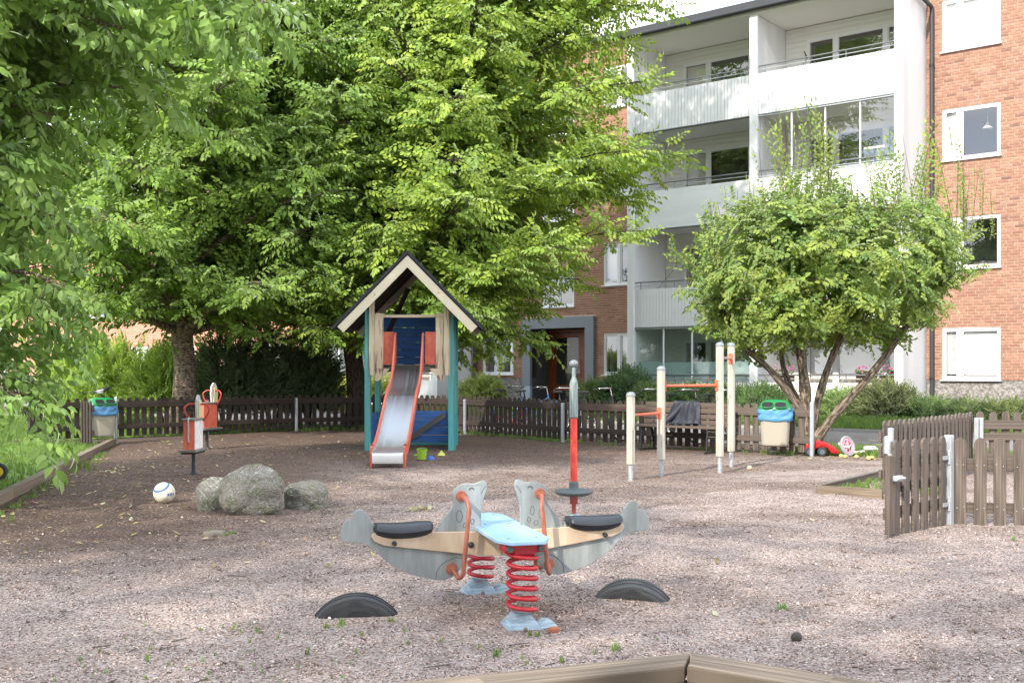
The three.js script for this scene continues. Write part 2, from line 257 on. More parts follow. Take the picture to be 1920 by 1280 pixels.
// ---------- building ----------
const block = thing('apartment_building', 'four-storey red brick apartment block with white balconies and grey plinth', 'building', [12.06, 0, -27], -.6757);
const brickJoint = std([1, 1, 1], { map: noiseMap([186, 160, 140], [212, 190, 172], 24, 41), bumpMap: bumpA, bumpScale: .004, roughness: .95 });
const brickMat = std([1, 1, 1], { map: noiseMap([205, 205, 205], [250, 250, 250], 10, 42), bumpMap: bumpA, bumpScale: .003, roughness: .9 });
const plinthMat = std([1, 1, 1], { map: noiseMap([108, 104, 100], [172, 166, 158], 40, 43, 4, 512), bumpMap: bumpA, bumpScale: .02, roughness: 1 });
const cream = std([1, 1, 1], { map: noiseMap([222, 220, 212], [234, 233, 226], 6, 44), roughness: .7 });
const wallWhite = std([1, 1, 1], { map: noiseMap([220, 221, 220], [234, 235, 234], 5, 45), roughness: .65 });
const ST = 2.79, L0 = -.11;                     // storey height, level of the lowest balcony slab's underside
const openings = [];                            // [x0,x1,y0,y1] in the wall, block coordinates (x to the right, z outwards)
const winRows = [1.17, 3.97, 6.73, 9.5];
const rightWin = winRows.map((y) => [-1.39, 0.01, y, y + 1.32]);
const leftWin = [...winRows.map((y) => [-11.78, -10.4, y + .1, y + 1.4]), ...winRows.map((y) => [-16.75, -15.4, y + .1, y + 1.4])];
const stairWin = [1, 2, 3].map((k) => [-14.2, -12.9, winRows[k] - .5, winRows[k] + .5]);
const DOOR = [-14.62, -12.42, 0.05, 2.78];
const farWin = []; for (const y of winRows) for (const x of [-27.5, -30.5, -34, -37.5, -41, -44.5]) farWin.push([x - .8, x + .8, y, y + 1.35]);
const balconyBays = (x0, x1) => { const mid = (x0 + x1) / 2, f = .13; return [[x0 + f / 2 + .004, mid - f / 2 - .01], [mid + f / 2 + .01, x1 - f / 2 - .004]]; };
const bayWin = (x0, x1, level) => { const yb = L0 + ST * level; return [x0 + .62, x1 - .06, yb + .3, yb + ST - .36]; };
const bays = [...balconyBays(-9.58, -1.85), ...balconyBays(-23.7, -17.25)].flatMap(([a, b]) => [0, 1, 2, 3].map((k) => bayWin(a, b, k)));
openings.push(...rightWin, ...leftWin, ...stairWin, ...farWin, ...bays.map(([a, b, c, d]) => [a, b, Math.max(c, 1.2), d]));
function wallSheet(x0, x1, y0, y1, z0, z1, holes) {
  const inside = holes.filter(([a, b, c, d]) => a > x0 && b < x1 && c > y0 && d < y1);
  const s = new THREE.Shape([[x0, y0], [x1, y0], [x1, y1], [x0, y1]].map(([x, y]) => new THREE.Vector2(x, y)));
  for (const [a, b, c, d] of inside) s.holes.push(new THREE.Path([[a, c], [a, d], [b, d], [b, c]].map(([x, y]) => new THREE.Vector2(x, y))));
  const g = new THREE.ExtrudeGeometry(s, { depth: z1 - z0, bevelEnabled: false }); g.translate(0, 0, z0); return g;
}
const PL = 1.16;
// brick wall: joints as the sheet, every brick a raised piece
const wallPart = grp(block, 'brick_wall');
{
  part(wallPart, 'mortar_sheet', merge([wallSheet(-50, DOOR[0], PL, 11.7, -.3, -.009, openings), wallSheet(DOOR[1], 6.5, PL, 11.7, -.3, -.009, openings), wallSheet(DOOR[0], DOOR[1], DOOR[3], 11.7, -.3, -.009, openings)]), brickJoint);
  const R = rngOf(51), list = [], singles = [];
  const BW = .248, BH = .06, PX = .2615, PY = .075;
  const geoA = box(BW, BH, .03);
  const allHoles = [...openings, [DOOR[0] - .34, DOOR[1] + .34, -1, DOOR[3] + .36]], holesAt = (y) => allHoles.filter(([, , c, d]) => y + BH / 2 > c + .001 && y - BH / 2 < d - .001);
  const behindBalcony = (x) => (x < -1.95 && x > -9.5) || (x < -17.2 && x > -23.6);
  const tone = () => { const t = R(), k = .86 + .26 * R(); const c = t < .62 ? [.47, .245, .165] : t < .84 ? [.51, .285, .2] : t < .95 ? [.4, .195, .135] : [.34, .17, .125]; return lin(c[0] * k, c[1] * k, c[2] * k); };
  const rows = Math.floor((11.6 - PL) / PY);
  for (let r = 0; r < rows; r++) {
    const y = PL + PY * (r + .5), off = (r % 2) * PX * .5 + (r % 3 === 2 ? .06 : 0);
    for (let x = -26; x < 6.4; x += PX) {
      const cx = x + off; if (behindBalcony(cx)) continue;
      let a = cx - BW / 2, b = cx + BW / 2;
      for (const [h0, h1] of holesAt(y)) { if (a >= h0 && b <= h1) { b = a; break; } if (a < h0 && b > h0) b = h0 - .002; else if (a < h1 && b > h1) a = h1 + .002; }
      if (b - a > .02) list.push([(a + b) / 2, y, b - a]);
    }
  }
  const near = list.map((b, i) => [i, b]).filter(([, b]) => b[0] > -1.85 && b[0] < .62).sort((a, b) => (a[1][1] - 1.4) - (b[1][1] - 1.4)).slice(0, 300); // the nearest stretch of wall in view
  const chosen = new Set(near.map(([i]) => i));
  const mats = []; for (let k = 0; k < 14; k++) { const m = brickMat.clone(); m.color.copy(tone()); mats.push(m); }
  for (const [, [x, y, w]] of near) part(wallPart, 'brick', geoA, mats[Math.floor(R() * 14)], [x, y, -.015 + .003 * R()]).scale.x = w / BW;
  const rest = []; list.forEach(([x, y, w], i) => { if (!chosen.has(i)) rest.push([M4(V(x, y, -.015 + .003 * R()), new THREE.Quaternion(), V(w / BW, 1, 1)), tone()]); });
  instanced(wallPart, 'bricks', geoA, brickMat, rest);
  const far = std([1, 1, 1], { map: tex(512, 512, (u, v) => { const ry = v * 32, row = Math.floor(ry), fx = (u * 9 + (row % 2) * .5) % 1, fy = ry - row, id = hash(Math.floor(u * 9 + (row % 2) * .5) % 9, row, 4); return fy < .15 || fx < .045 ? [200, 176, 158] : mixc([168, 112, 88], [190, 132, 106], id); }, { repeat: [1 / 2.35, 1 / 2.4] }), roughness: .9 });
  part(wallPart, 'far_wall_face', wallSheet(-49.9, -26.1, PL, 11.6, -.008, .002, farWin), far);
}
part(block, 'plinth', metric(merge([span(-50, DOOR[0] - .33, -.5, PL, -.3, -.02), span(DOOR[1] + .33, 6.5, -.5, PL, -.3, -.02)]), 1.6), plinthMat);
part(block, 'interior_wall', merge([span(-50, 6.5, -.5, 11.6, -1.5, -1.35), span(-50.1, -50, -.5, 11.6, -1.5, 0), span(6.5, 6.6, -.5, 11.6, -1.5, 0)]), std([.13, .13, .13]));
for (let k = 0; k < 5; k++) part(block, 'floor_slab', merge([span(-50, DOOR[0] - .1, k * ST - .3, k * ST - .1, -1.35, -.301), span(DOOR[1] + .1, 6.5, k * ST - .3, k * ST - .1, -1.35, -.301), span(DOOR[0] - .1, DOOR[1] + .1, k * ST - .3, k * ST - .1, -1.35, k ? -1.2 : -.301)]), std([.3, .3, .3]));
const roofMat = std([.035, .037, .04], { roughness: .6 });
part(block, 'roof', merge([span(-50.3, 6.8, 11.7, 11.86, -11, .25), span(-50.3, 6.8, -.5, 11.7, -11, -10.8)]), roofMat);
const blindMat = std([.74, .75, .74], { roughness: .8 }), bluish = std([.5, .55, .6], { roughness: .8 }), curtain = std([.62, .6, .55], { roughness: .9 });
function frameBars(x0, x1, y0, y1, splits, t, z0, z1) {
  const a = [span(x0, x0 + t, y0, y1, z0, z1), span(x1 - t, x1, y0, y1, z0, z1), span(x0 + t, x1 - t, y0, y0 + t, z0, z1), span(x0 + t, x1 - t, y1 - t, y1, z0, z1)];
  for (const s of splits) a.push(span(s - t * .8, s + t * .8, y0 + t, y1 - t, z0 + .003, z1 + .006)); return merge(a);
}
function windowUnit(parent, [x0, x1, y0, y1], { splits = [.3], blinds = {}, z = -.1, sill = true, name = 'window', t = .055 } = {}) {
  const w = grp(parent, name), xs = splits.map((s) => lerp(x0, x1, s)), e = [x0, ...xs, x1];
  part(w, 'frame', frameBars(x0 + .004, x1 - .004, y0 + .004, y1 - .004, xs, t, z, z + .07), whitePaint);
  for (let i = 0; i < e.length - 1; i++) {
    const a = e[i] + .05, b = e[i + 1] - .05, s = .035;
    part(w, 'sash', frameBars(a, b, y0 + .06, y1 - .06, [], s, z + .012, z + .055), whitePaint);
    part(w, 'pane', new THREE.PlaneGeometry(b - a - s, y1 - y0 - .12 - s), glass, [(a + b) / 2, (y0 + y1) / 2, z + .03]);
    const bl = blinds[i]; if (bl) { const [frac, m, slats] = bl, h = (y1 - y0 - .2) * frac; if (slats) { const n = Math.round(h / .028), g = []; for (let k = 0; k < n; k++) { const q = box(b - a - .06, .003, .026); q.rotateX(.9); q.translate((a + b) / 2, y1 - .1 - k * .028, z - .05); g.push(q); } const sm_ = part(w, 'blind', merge(g), m); sm_.userData.kind = 'stuff'; } else part(w, 'blind', box(b - a - .05, h, .006, (a + b) / 2, y1 - .1 - h / 2, z - .05), m); }
  }
  if (sill) part(w, 'sill', box(x1 - x0 + .08, .03, .17, (x0 + x1) / 2, y0 - .012, .012 - .03), std([.72, .73, .73], { roughness: .45, metalness: .2 }));
  return w;
}
windowUnit(block, rightWin[0], { blinds: { 0: [.98, blindMat, true], 1: [.98, blindMat] } });
windowUnit(block, rightWin[1], { blinds: { 0: [.3, curtain] } });
windowUnit(block, rightWin[2], { blinds: { 0: [.98, curtain] } });
windowUnit(block, rightWin[3], { blinds: { 0: [.98, blindMat], 1: [.98, blindMat] } });
leftWin.forEach((w, i) => windowUnit(block, w, { splits: [.42], blinds: i === 0 ? { 1: [.98, bluish, true] } : i === 4 ? { 1: [.72, blindMat] } : i % 3 === 1 ? { 0: [.98, curtain] } : {} }));
stairWin.forEach((w) => windowUnit(block, w, { splits: [.5] }));
farWin.forEach((w, i) => windowUnit(block, w, { splits: [.35], blinds: i % 2 ? { 1: [.8, blindMat] } : {} }));
{ // pendant lamp seen in the second-floor window
  const w = grp(block, 'ceiling_lamp'); part(w, 'lamp_shade', lathe([[.02, .16], [.05, .1], [.13, 0]], 20), whitePaint, [-.45, 7.55, -.6]); part(w, 'lamp_cord', rod(V(-.45, 7.7, -.6), V(-.45, 8.26, -.6), .006), whitePaint);
}
// entrance
const doorGlass = new THREE.MeshPhysicalMaterial({ color: 0xffffff, transmission: 1, thickness: 0, roughness: 0, ior: 1.45 });
{
  const [x0, x1, y0, y1] = DOOR, e = grp(block, 'entrance'), slate = std([.075, .08, .09], { roughness: .55 }), slate2 = std([.2, .22, .245], { roughness: .5 }), teak = std([1, 1, 1], { map: woodTex([176, 96, 52], [120, 56, 28], 61), roughness: .45 }), dark = std([.02, .022, .03], { roughness: .4 });
  part(e, 'portal', merge([span(x0 - .33, x0, .9, y1 + .35, -.02, .1), span(x1, x1 + .33, .9, y1 + .35, -.02, .1), span(x0, x1, y1, y1 + .35, -.02, .1)]), slate2);
  part(e, 'portal_base', merge([span(x0 - .34, x0 + .004, -.3, .9, -.02, .11), span(x1 - .004, x1 + .34, -.3, .9, -.02, .11)]), std([.42, .48, .54], { roughness: .5 }));
  part(e, 'reveal', merge([span(x0 - .1, x0, -.3, y1, -1.2, -.021), span(x1, x1 + .1, -.3, y1, -1.2, -.021), span(x0, x1, y1, y1 + .1, -1.2, -.021)]), slate);
  part(e, 'step', span(x0 - .2, x1 + .2, -.2, .17, -1.2, .6), std([.33, .32, .31]));
  const zd = -1.0, a = x0 + .02, b = x1 - .02, dR = a + 1.42;
  part(e, 'door_frame', frameBars(a, b, .18, y1 - .01, [dR + .04], .09, zd, zd + .1), teak);
  const d = part(e, 'door', merge([span(a + .1, a + .28, .22, y1 - .12, zd + .02, zd + .075), span(dR - .2, dR - .03, .22, y1 - .12, zd + .02, zd + .075), span(a + .28, dR - .2, .74, .92, zd + .02, zd + .075), span(a + .28, dR - .2, y1 - .28, y1 - .12, zd + .02, zd + .075)]), teak);
  part(e, 'kick_panel', span(a + .28, dR - .2, .22, .74, zd + .03, zd + .06), dark);
  part(e, 'pane', new THREE.PlaneGeometry(dR - a - .48, y1 - 1.2), doorGlass, [(a + .28 + dR - .2) / 2, (.92 + y1 - .28) / 2, zd + .05]);
  part(e, 'side_pane', new THREE.PlaneGeometry(b - dR - .2, y1 - .4), doorGlass, [(dR + .13 + b - .09) / 2, (y1 + .18) / 2, zd + .05]);
  part(e, 'door_handle', bent([V(dR - .12, 1.25, zd + .07), V(dR - .12, 1.25, zd + .14), V(dR - .12, 1.75, zd + .14), V(dR - .12, 1.75, zd + .07)], .012), galv);
}
// balcony stacks
const boardWhite = std([1, 1, 1], { map: noiseMap([220, 220, 219], [232, 232, 231], 4, 46), roughness: .55 }), soffit = std([.76, .75, .71], { roughness: .8 }), railMat = std([.22, .23, .24], { metalness: .6, roughness: .4 }), greenGlass = new THREE.MeshPhysicalMaterial({ color: lin(.86, .95, .92), transmission: 1, thickness: 0, roughness: 0, ior: 1.75 }), frosted = new THREE.MeshPhysicalMaterial({ color: lin(.62, .74, .73), transmission: .5, thickness: 0, roughness: .7 });
const DZ = 1.75;
const cladGeo = {}; 
function balcony(x0, x1, level, o = {}) {
  const b = grp(block, 'balcony'), yb = L0 + ST * level, pw = (x1 - x0); let yc = yb + ST;
  const floorY = yb + .2; if (level === 3) yc -= .17;
  if (level > 0) part(b, 'slab', span(x0, x1, yb, floorY, 0.02, DZ - .06), soffit);
  // back wall: horizontal cladding boards round a band of windows
  const wx0 = x0 + .62, wx1 = x1 - .06, wy0 = floorY + .1, wy1 = yc - .36, H = .145;
  for (let y = floorY + .01; y < yc - .06; y += H) {
    const h = Math.min(H - .006, yc - y - .012), mid = y + h / 2, segs = mid > wy0 && mid < wy1 ? [[x0 + .01, wx0], [wx1, x1 - .01]] : [[x0 + .01, x1 - .01]];
    for (const [p, q] of segs) if (q - p > .03) { const g = span(p, q, y, y + h, 0.004, .026); part(b, 'cladding_board', g, cream); }
  }
  part(b, 'window_backing', merge([span(x0 + .01, wx0, floorY, yc - .01, -.12, .003), span(wx1, x1 - .01, floorY, yc - .01, -.12, .003), span(wx0, wx1, wy1, yc - .01, -.12, .003), span(wx0, wx1, floorY, wy0, -.12, .003)]), cream);
  windowUnit(b, [wx0, wx1, wy0, wy1], { splits: [.27, .72], z: -.04, sill: false, name: 'balcony_window', t: .07, blinds: o.blinds || {} });
  // parapet
  const pTop = yb + (o.low ? 1.2 : 1.06), py0 = level ? yb - .03 : -.3;
  if (o.ribs !== false) { const n = 36, w = (pw - .03) / n; cladGeo[w.toFixed(3) + o.low] ||= box(w - .009, pTop - py0, .03); for (let i = 0; i < n; i++) part(b, 'parapet_board', cladGeo[w.toFixed(3) + o.low], boardWhite, [x0 + .015 + w * (i + .5), (pTop + py0) / 2, DZ - .0]); part(b, 'parapet_backing', span(x0 + .01, x1 - .01, py0, pTop - .004, DZ - .05, DZ - .012), boardWhite); }
  else part(b, 'parapet', span(x0 + .01, x1 - .01, py0, pTop, DZ - .05, DZ + .01), o.plain || wallWhite);
  if (level) part(b, 'drip_edge', span(x0, x1, yb - .06, yb - .032, DZ - .08, DZ + .03), std([.12, .125, .13], { metalness: .3, roughness: .5 }));
  const rail = [rod(V(x0 + .02, pTop + .2, DZ - .02), V(x1 - .02, pTop + .2, DZ - .02), .02), rod(V(x0 + .02, pTop + .1, DZ - .02), V(x1 - .02, pTop + .1, DZ - .02), .011)];
  part(b, 'handrail', rail[0], railMat); part(b, 'lower_rail', rail[1], galv);
  for (let i = 0; i < 4; i++) { const x = lerp(x0 + .2, x1 - .2, i / 3); part(b, 'rail_post', rod(V(x, pTop - .01, DZ - .02), V(x, pTop + .18, DZ - .02), .012), railMat); }
  if (o.glazed) {
    const n = 4, g0 = pTop + .06, g1 = yc - .09; part(b, 'glazing_track', merge([span(x0 + .01, x1 - .01, g1, g1 + .05, DZ - .07, DZ + .02), span(x0 + .01, x1 - .01, g0 - .05, g0, DZ - .07, DZ + .02)]), galv);
    for (let i = 0; i < n; i++) { const a = lerp(x0 + .03, x1 - .03, i / n), c = lerp(x0 + .03, x1 - .03, (i + 1) / n); part(b, 'pane', new THREE.PlaneGeometry(c - a - .03, g1 - g0), o.glazed, [(a + c) / 2, (g0 + g1) / 2, DZ - .045]); part(b, 'mullion', span(c - .018, c + .018, g0, g1, DZ - .065, DZ - .02), whitePaint); }
    if (o.frost) part(b, 'frosted_band', new THREE.PlaneGeometry(pw - .06, .5), frosted, [(x0 + x1) / 2, g0 + .25, DZ - .075]);
  }
  return b;
}
function stack(x0, x1, opts) {
  const mid = (x0 + x1) / 2, f = .13;
  for (const [x, w] of [[x0, f], [mid, f * 1.1], [x1, f]]) { // dividing walls, each one post-fronted slab
    part(block, 'balcony_side_wall', span(x - w / 2, x + w / 2, -.3, L0 + 4 * ST - .17, .003, DZ + .04), wallWhite);
    part(block, 'balcony_pillar', span(x - w / 2 - .04, x + w / 2 + .04, -.3, L0 + 4 * ST - .17, DZ + .042, DZ + .12), wallWhite);
  }
  for (let lv = 0; lv < 4; lv++) { balcony(x0 + f / 2 + .004, mid - f / 2 - .01, lv, opts.left[lv] || {}); balcony(mid + f / 2 + .01, x1 - f / 2 - .004, lv, opts.right[lv] || {}); }
  const top = L0 + 4 * ST - .16;
  part(block, 'balcony_roof', span(x0 - .12, x1 + .12, top, top + .1, 0, DZ + .16), soffit);
  part(block, 'balcony_roof_edge', span(x0 - .14, x1 + .14, top + .101, top + .15, 0, DZ + .24), roofMat);
  part(block, 'gutter', (() => { const g = tube([V(x0 - .14, top + .1, DZ + .27), V(x1 + .14, top + .1, DZ + .27)], .06, 2, 10); return g; })(), steelDark);
}
stack(-9.58, -1.85, {
  left: [{ ribs: false, low: true, glazed: greenGlass, frost: true, blinds: { 1: [.98, curtain] } }, { blinds: { 1: [.98, blindMat] } }, { ribs: false, plain: wallWhite, blinds: { 0: [.9, curtain] } }, { blinds: { 0: [.9, curtain] } }],
  right: [{ ribs: false, low: true, blinds: { 0: [.98, blindMat], 1: [.98, blindMat], 2: [.98, blindMat] } }, { blinds: { 0: [.98, blindMat] } }, { glazed: glass, ribs: false, blinds: {} }, {}],
});
stack(-23.7, -17.25, { left: [{ ribs: false, low: true, glazed: greenGlass, blinds: { 1: [.98, curtain] } }, { ribs: false }, { ribs: false }, { ribs: false }], right: [{ ribs: false, low: true, blinds: { 0: [.98, curtain], 1: [.98, curtain] } }, { ribs: false }, { ribs: false }, { ribs: false }] });
for (const x of [-1.62, -17.02]) {
  const p = grp(block, 'downpipe'); part(p, 'pipe', rod(V(x, -.2, .09), V(x, 10.52, .09), .055, .055, 14), std([.055, .055, .058], { roughness: .5, metalness: .3 }));
  for (let y = 1.2; y < 10; y += 2) part(p, 'bracket', rod(V(x, y - .03, .09), V(x, y + .03, .09), .066, .066, 14), steelDark);
  part(p, 'offset_pipe', bent([V(x, 10.5, .09), V(x, 10.7, .09), V(x - .12, 10.93, DZ + .1), V(x - .14, 10.97, DZ + .26)], .052, 10, .12), std([.055, .055, .058], { roughness: .5, metalness: .3 }));
}
{ // furniture glimpsed on the glazed balcony, bracket and string of lights, flower boxes
  const b = grp(block, 'balcony_chair'), y = L0 + 2 * ST + .2; for (const [x, z] of [[-2.5, 1.2], [-2.5, 1.5], [-2.95, 1.2], [-2.95, 1.5]]) part(b, 'leg', rod(V(x, y, z), V(x, y + .45, z), .014), whitePaint);
  for (let k = 0; k < 5; k++) part(b, 'slat', box(.5, .02, .05, -2.72, y + .46, 1.17 + k * .08), whitePaint);
  for (let k = 0; k < 5; k++) part(b, 'back_slat', box(.04, .5, .02, -2.93 + k * .1, y + .75, 1.12), whitePaint);
  part(b, 'top_rail', box(.54, .05, .03, -2.72, y + 1.42, 1.12), whitePaint);
  const s = grp(block, 'string_lights'), y1 = L0 + 2 * ST; const pts = []; for (let i = 0; i <= 12; i++) { const t = i / 12; pts.push(V(-8.2 - .9 * t, y1 - .15 - 1.5 * t, .2 + .9 * t)); }
  part(s, 'wire', tube(pts, .006, 24, 5), steelDark); part(s, 'hanging_wire', rod(V(-8.2, y1 - .12, .2), V(-8.2, y1 - 1.65, .2), .006), steelDark);
  for (let i = 0; i < 9; i++) part(s, 'bulb', new THREE.SphereGeometry(.018, 8, 6), std([.1, .1, .1]), [...pts[i + 2].toArray()]);
  const br = grp(block, 'wall_bracket'); part(br, 'arm', bent([V(-5.0, L0 + 3 * ST + 1.75, .03), V(-5.0, L0 + 3 * ST + 1.9, .25), V(-4.9, L0 + 3 * ST + 1.7, .35)], .012), steelDark); part(br, 'cable', tube([V(-5.0, L0 + 3 * ST + 1.75, .05), V(-5.1, L0 + 3 * ST + 1.5, .1), V(-5.02, L0 + 3 * ST + 1.25, .06)], .008), steelDark);
}
{
  const R = rngOf(71);
  for (const [x, n] of [[-2.15, 26], [-2.75, 30], [-4.95, 24]]) {
    const f = thing('flower_box', x === -4.95 ? 'pink flowers in a box at the far end of the ground-floor balcony rail' : x === -2.75 ? 'larger box of pink flowers on the ground-floor balcony rail' : 'pink flowers in a box beside the balcony corner pillar', 'flower box', [0, 0, 0], 0, 'flower boxes on the ground-floor balcony');
    block.updateMatrixWorld(); const p = block.localToWorld(V(x, 1.12, DZ - .16)); f.position.copy(p); f.rotation.y = -.6757;
    part(f, 'planter', box(.5, .16, .16, 0, .08, 0, .015), std([.16, .09, .06]));
    const fl = [], lv = []; for (let i = 0; i < n * 1.4; i++) { const q = V((R() - .5) * .55, .2 + .22 * R(), (R() - .5) * .2); fl.push([M4(q, eul(R() * 3, R() * 6, 0), V(.026, .018, .026)), lin(.5, .07 + .12 * R(), .2 + .1 * R())]); lv.push([M4(V((R() - .5) * .55, .16 + .14 * R(), (R() - .5) * .2), eul(R() * 3, R() * 6, 0), V(.05, .008, .03)), lin(.06, .13, .03)]); }
    instanced(f, 'blossoms', new THREE.IcosahedronGeometry(1, 0), std([1, 1, 1]), fl); instanced(f, 'leaves', new THREE.IcosahedronGeometry(1, 0), std([1, 1, 1]), lv);
  }
}
// ---------- foliage ----------
function leafInto(pos, nor, o, dir, up, L, W, curl, fold) {
  const side = new THREE.Vector3().crossVectors(dir, up).normalize(), n = new THREE.Vector3().crossVectors(side, dir).normalize(), st = [[0, .1, 0], [.28, .5, 0], [.62, .43, 0], [1, 0, 0]];
  const rows = st.map(([t, w]) => { const c = o.clone().addScaledVector(dir, L * t).addScaledVector(n, -curl * L * t * t); const l = c.clone().addScaledVector(side, -w * W).addScaledVector(n, fold * w * W), r = c.clone().addScaledVector(side, w * W).addScaledVector(n, fold * w * W); return [l, c, r]; });
  const tri = (a, b, c) => { for (const p of [a, b, c]) pos.push(p.x, p.y, p.z); const q = new THREE.Vector3().crossVectors(b.clone().sub(a), c.clone().sub(a)).normalize(); if (q.dot(n) < 0) q.negate(); for (let i = 0; i < 3; i++) nor.push(q.x * .6 + n.x * .4, q.y * .6 + n.y * .4, q.z * .6 + n.z * .4); };
  for (let i = 0; i < 3; i++) { const [l, c, r] = rows[i], [l2, c2, r2] = rows[i + 1]; tri(l, c, c2); if (i < 2) tri(l, c2, l2); tri(c, r, c2); if (i < 2) tri(r, r2, c2); }
}
function spray(seed, { n = 11, len = .42, L = .1, W = .05, droop = .35, spread = .95, flat = .3, sag = .12 }) {
  const R = rngOf(seed), pos = [], nor = [];
  for (let i = 0; i < n; i++) {
    const t = (i + .6) / n, side = i % 2 ? 1 : -1, a = side * spread * (1 - .45 * t) * (.75 + .5 * R()), o = V(len * t, -sag * len * t * t, 0), last = i === n - 1;
    const dir = V(Math.cos(last ? 0 : a), -droop * (.4 + 1.2 * R()), Math.sin(last ? 0 : a)).normalize(), up = V((R() - .5) * flat, 1, (R() - .5) * flat * 2).normalize(), k = .7 + .5 * R() * (1 - .3 * t);
    leafInto(pos, nor, o.addScaledVector(dir, .012), dir, up, L * k, W * k, .15 + .25 * R(), .12 + .3 * R());
  }
  const g = new THREE.BufferGeometry(); g.setAttribute('position', new THREE.Float32BufferAttribute(pos, 3)); g.setAttribute('normal', new THREE.Float32BufferAttribute(nor, 3)); return g;
}
const SPR = {
  cherry: [1, 2, 3].map((s) => spray(s, { n: 11, len: .44, L: .125, W: .062, droop: .5, spread: 1.0, flat: 1.3, sag: .2 })),
  beam: [4, 5, 6].map((s) => spray(s, { n: 12, len: .46, L: .1, W: .056, droop: .3, spread: 1.05, flat: 1.2, sag: .12 })),
  apple: [7, 8].map((s) => spray(s, { n: 12, len: .26, L: .075, W: .045, droop: .25, spread: 1.3, flat: 1.4, sag: .1 })),
  shoot: [9].map((s) => spray(s, { n: 30, len: 1.0, L: .058, W: .026, droop: -.1, spread: 1.35, flat: 2.0, sag: .1 })),
  shrub: [10, 12].map((s) => spray(s, { n: 15, len: .22, L: .048, W: .024, droop: 0, spread: 1.1, flat: 1.6, sag: .1 })),
};
const treeLeaf = leafMat(), bushLeaf = leafMat({ clearcoat: .15 });
const barkTex = (lo, hi, s, hor) => tex(256, 256, (u, v) => { const f = hor ? fbm(u * 6, v * 34, 0, 3, s) : fbm(u * 22, v * 5, 22, 4, s); return mixc(lo, hi, sm(.3, .7, f * .8 + .2 * vn(u * 60, v * 60, 60, s))); });
const bark = (lo, hi, s, hor) => std([1, 1, 1], { map: barkTex(lo, hi, s, hor), bumpMap: tex(256, 256, (u, v) => [255 * (hor ? fbm(u * 6, v * 34, 0, 3, s) : fbm(u * 22, v * 5, 22, 4, s))], { srgb: false }), bumpScale: .02, roughness: .95 });
const cherryBark = bark([70, 58, 50], [158, 140, 122], 81, true), darkBark = bark([38, 32, 28], [92, 80, 70], 82, false), appleBark = bark([74, 64, 55], [150, 134, 116], 83, false);
function placeSpray(list, p, dir, up, s, color) {
  const x = dir.clone().normalize(), z = new THREE.Vector3().crossVectors(x, up).normalize(), y = new THREE.Vector3().crossVectors(z, x);
  list.push([new THREE.Matrix4().makeBasis(x.multiplyScalar(s), y.multiplyScalar(s), z.multiplyScalar(s)).setPosition(p), color]);
}
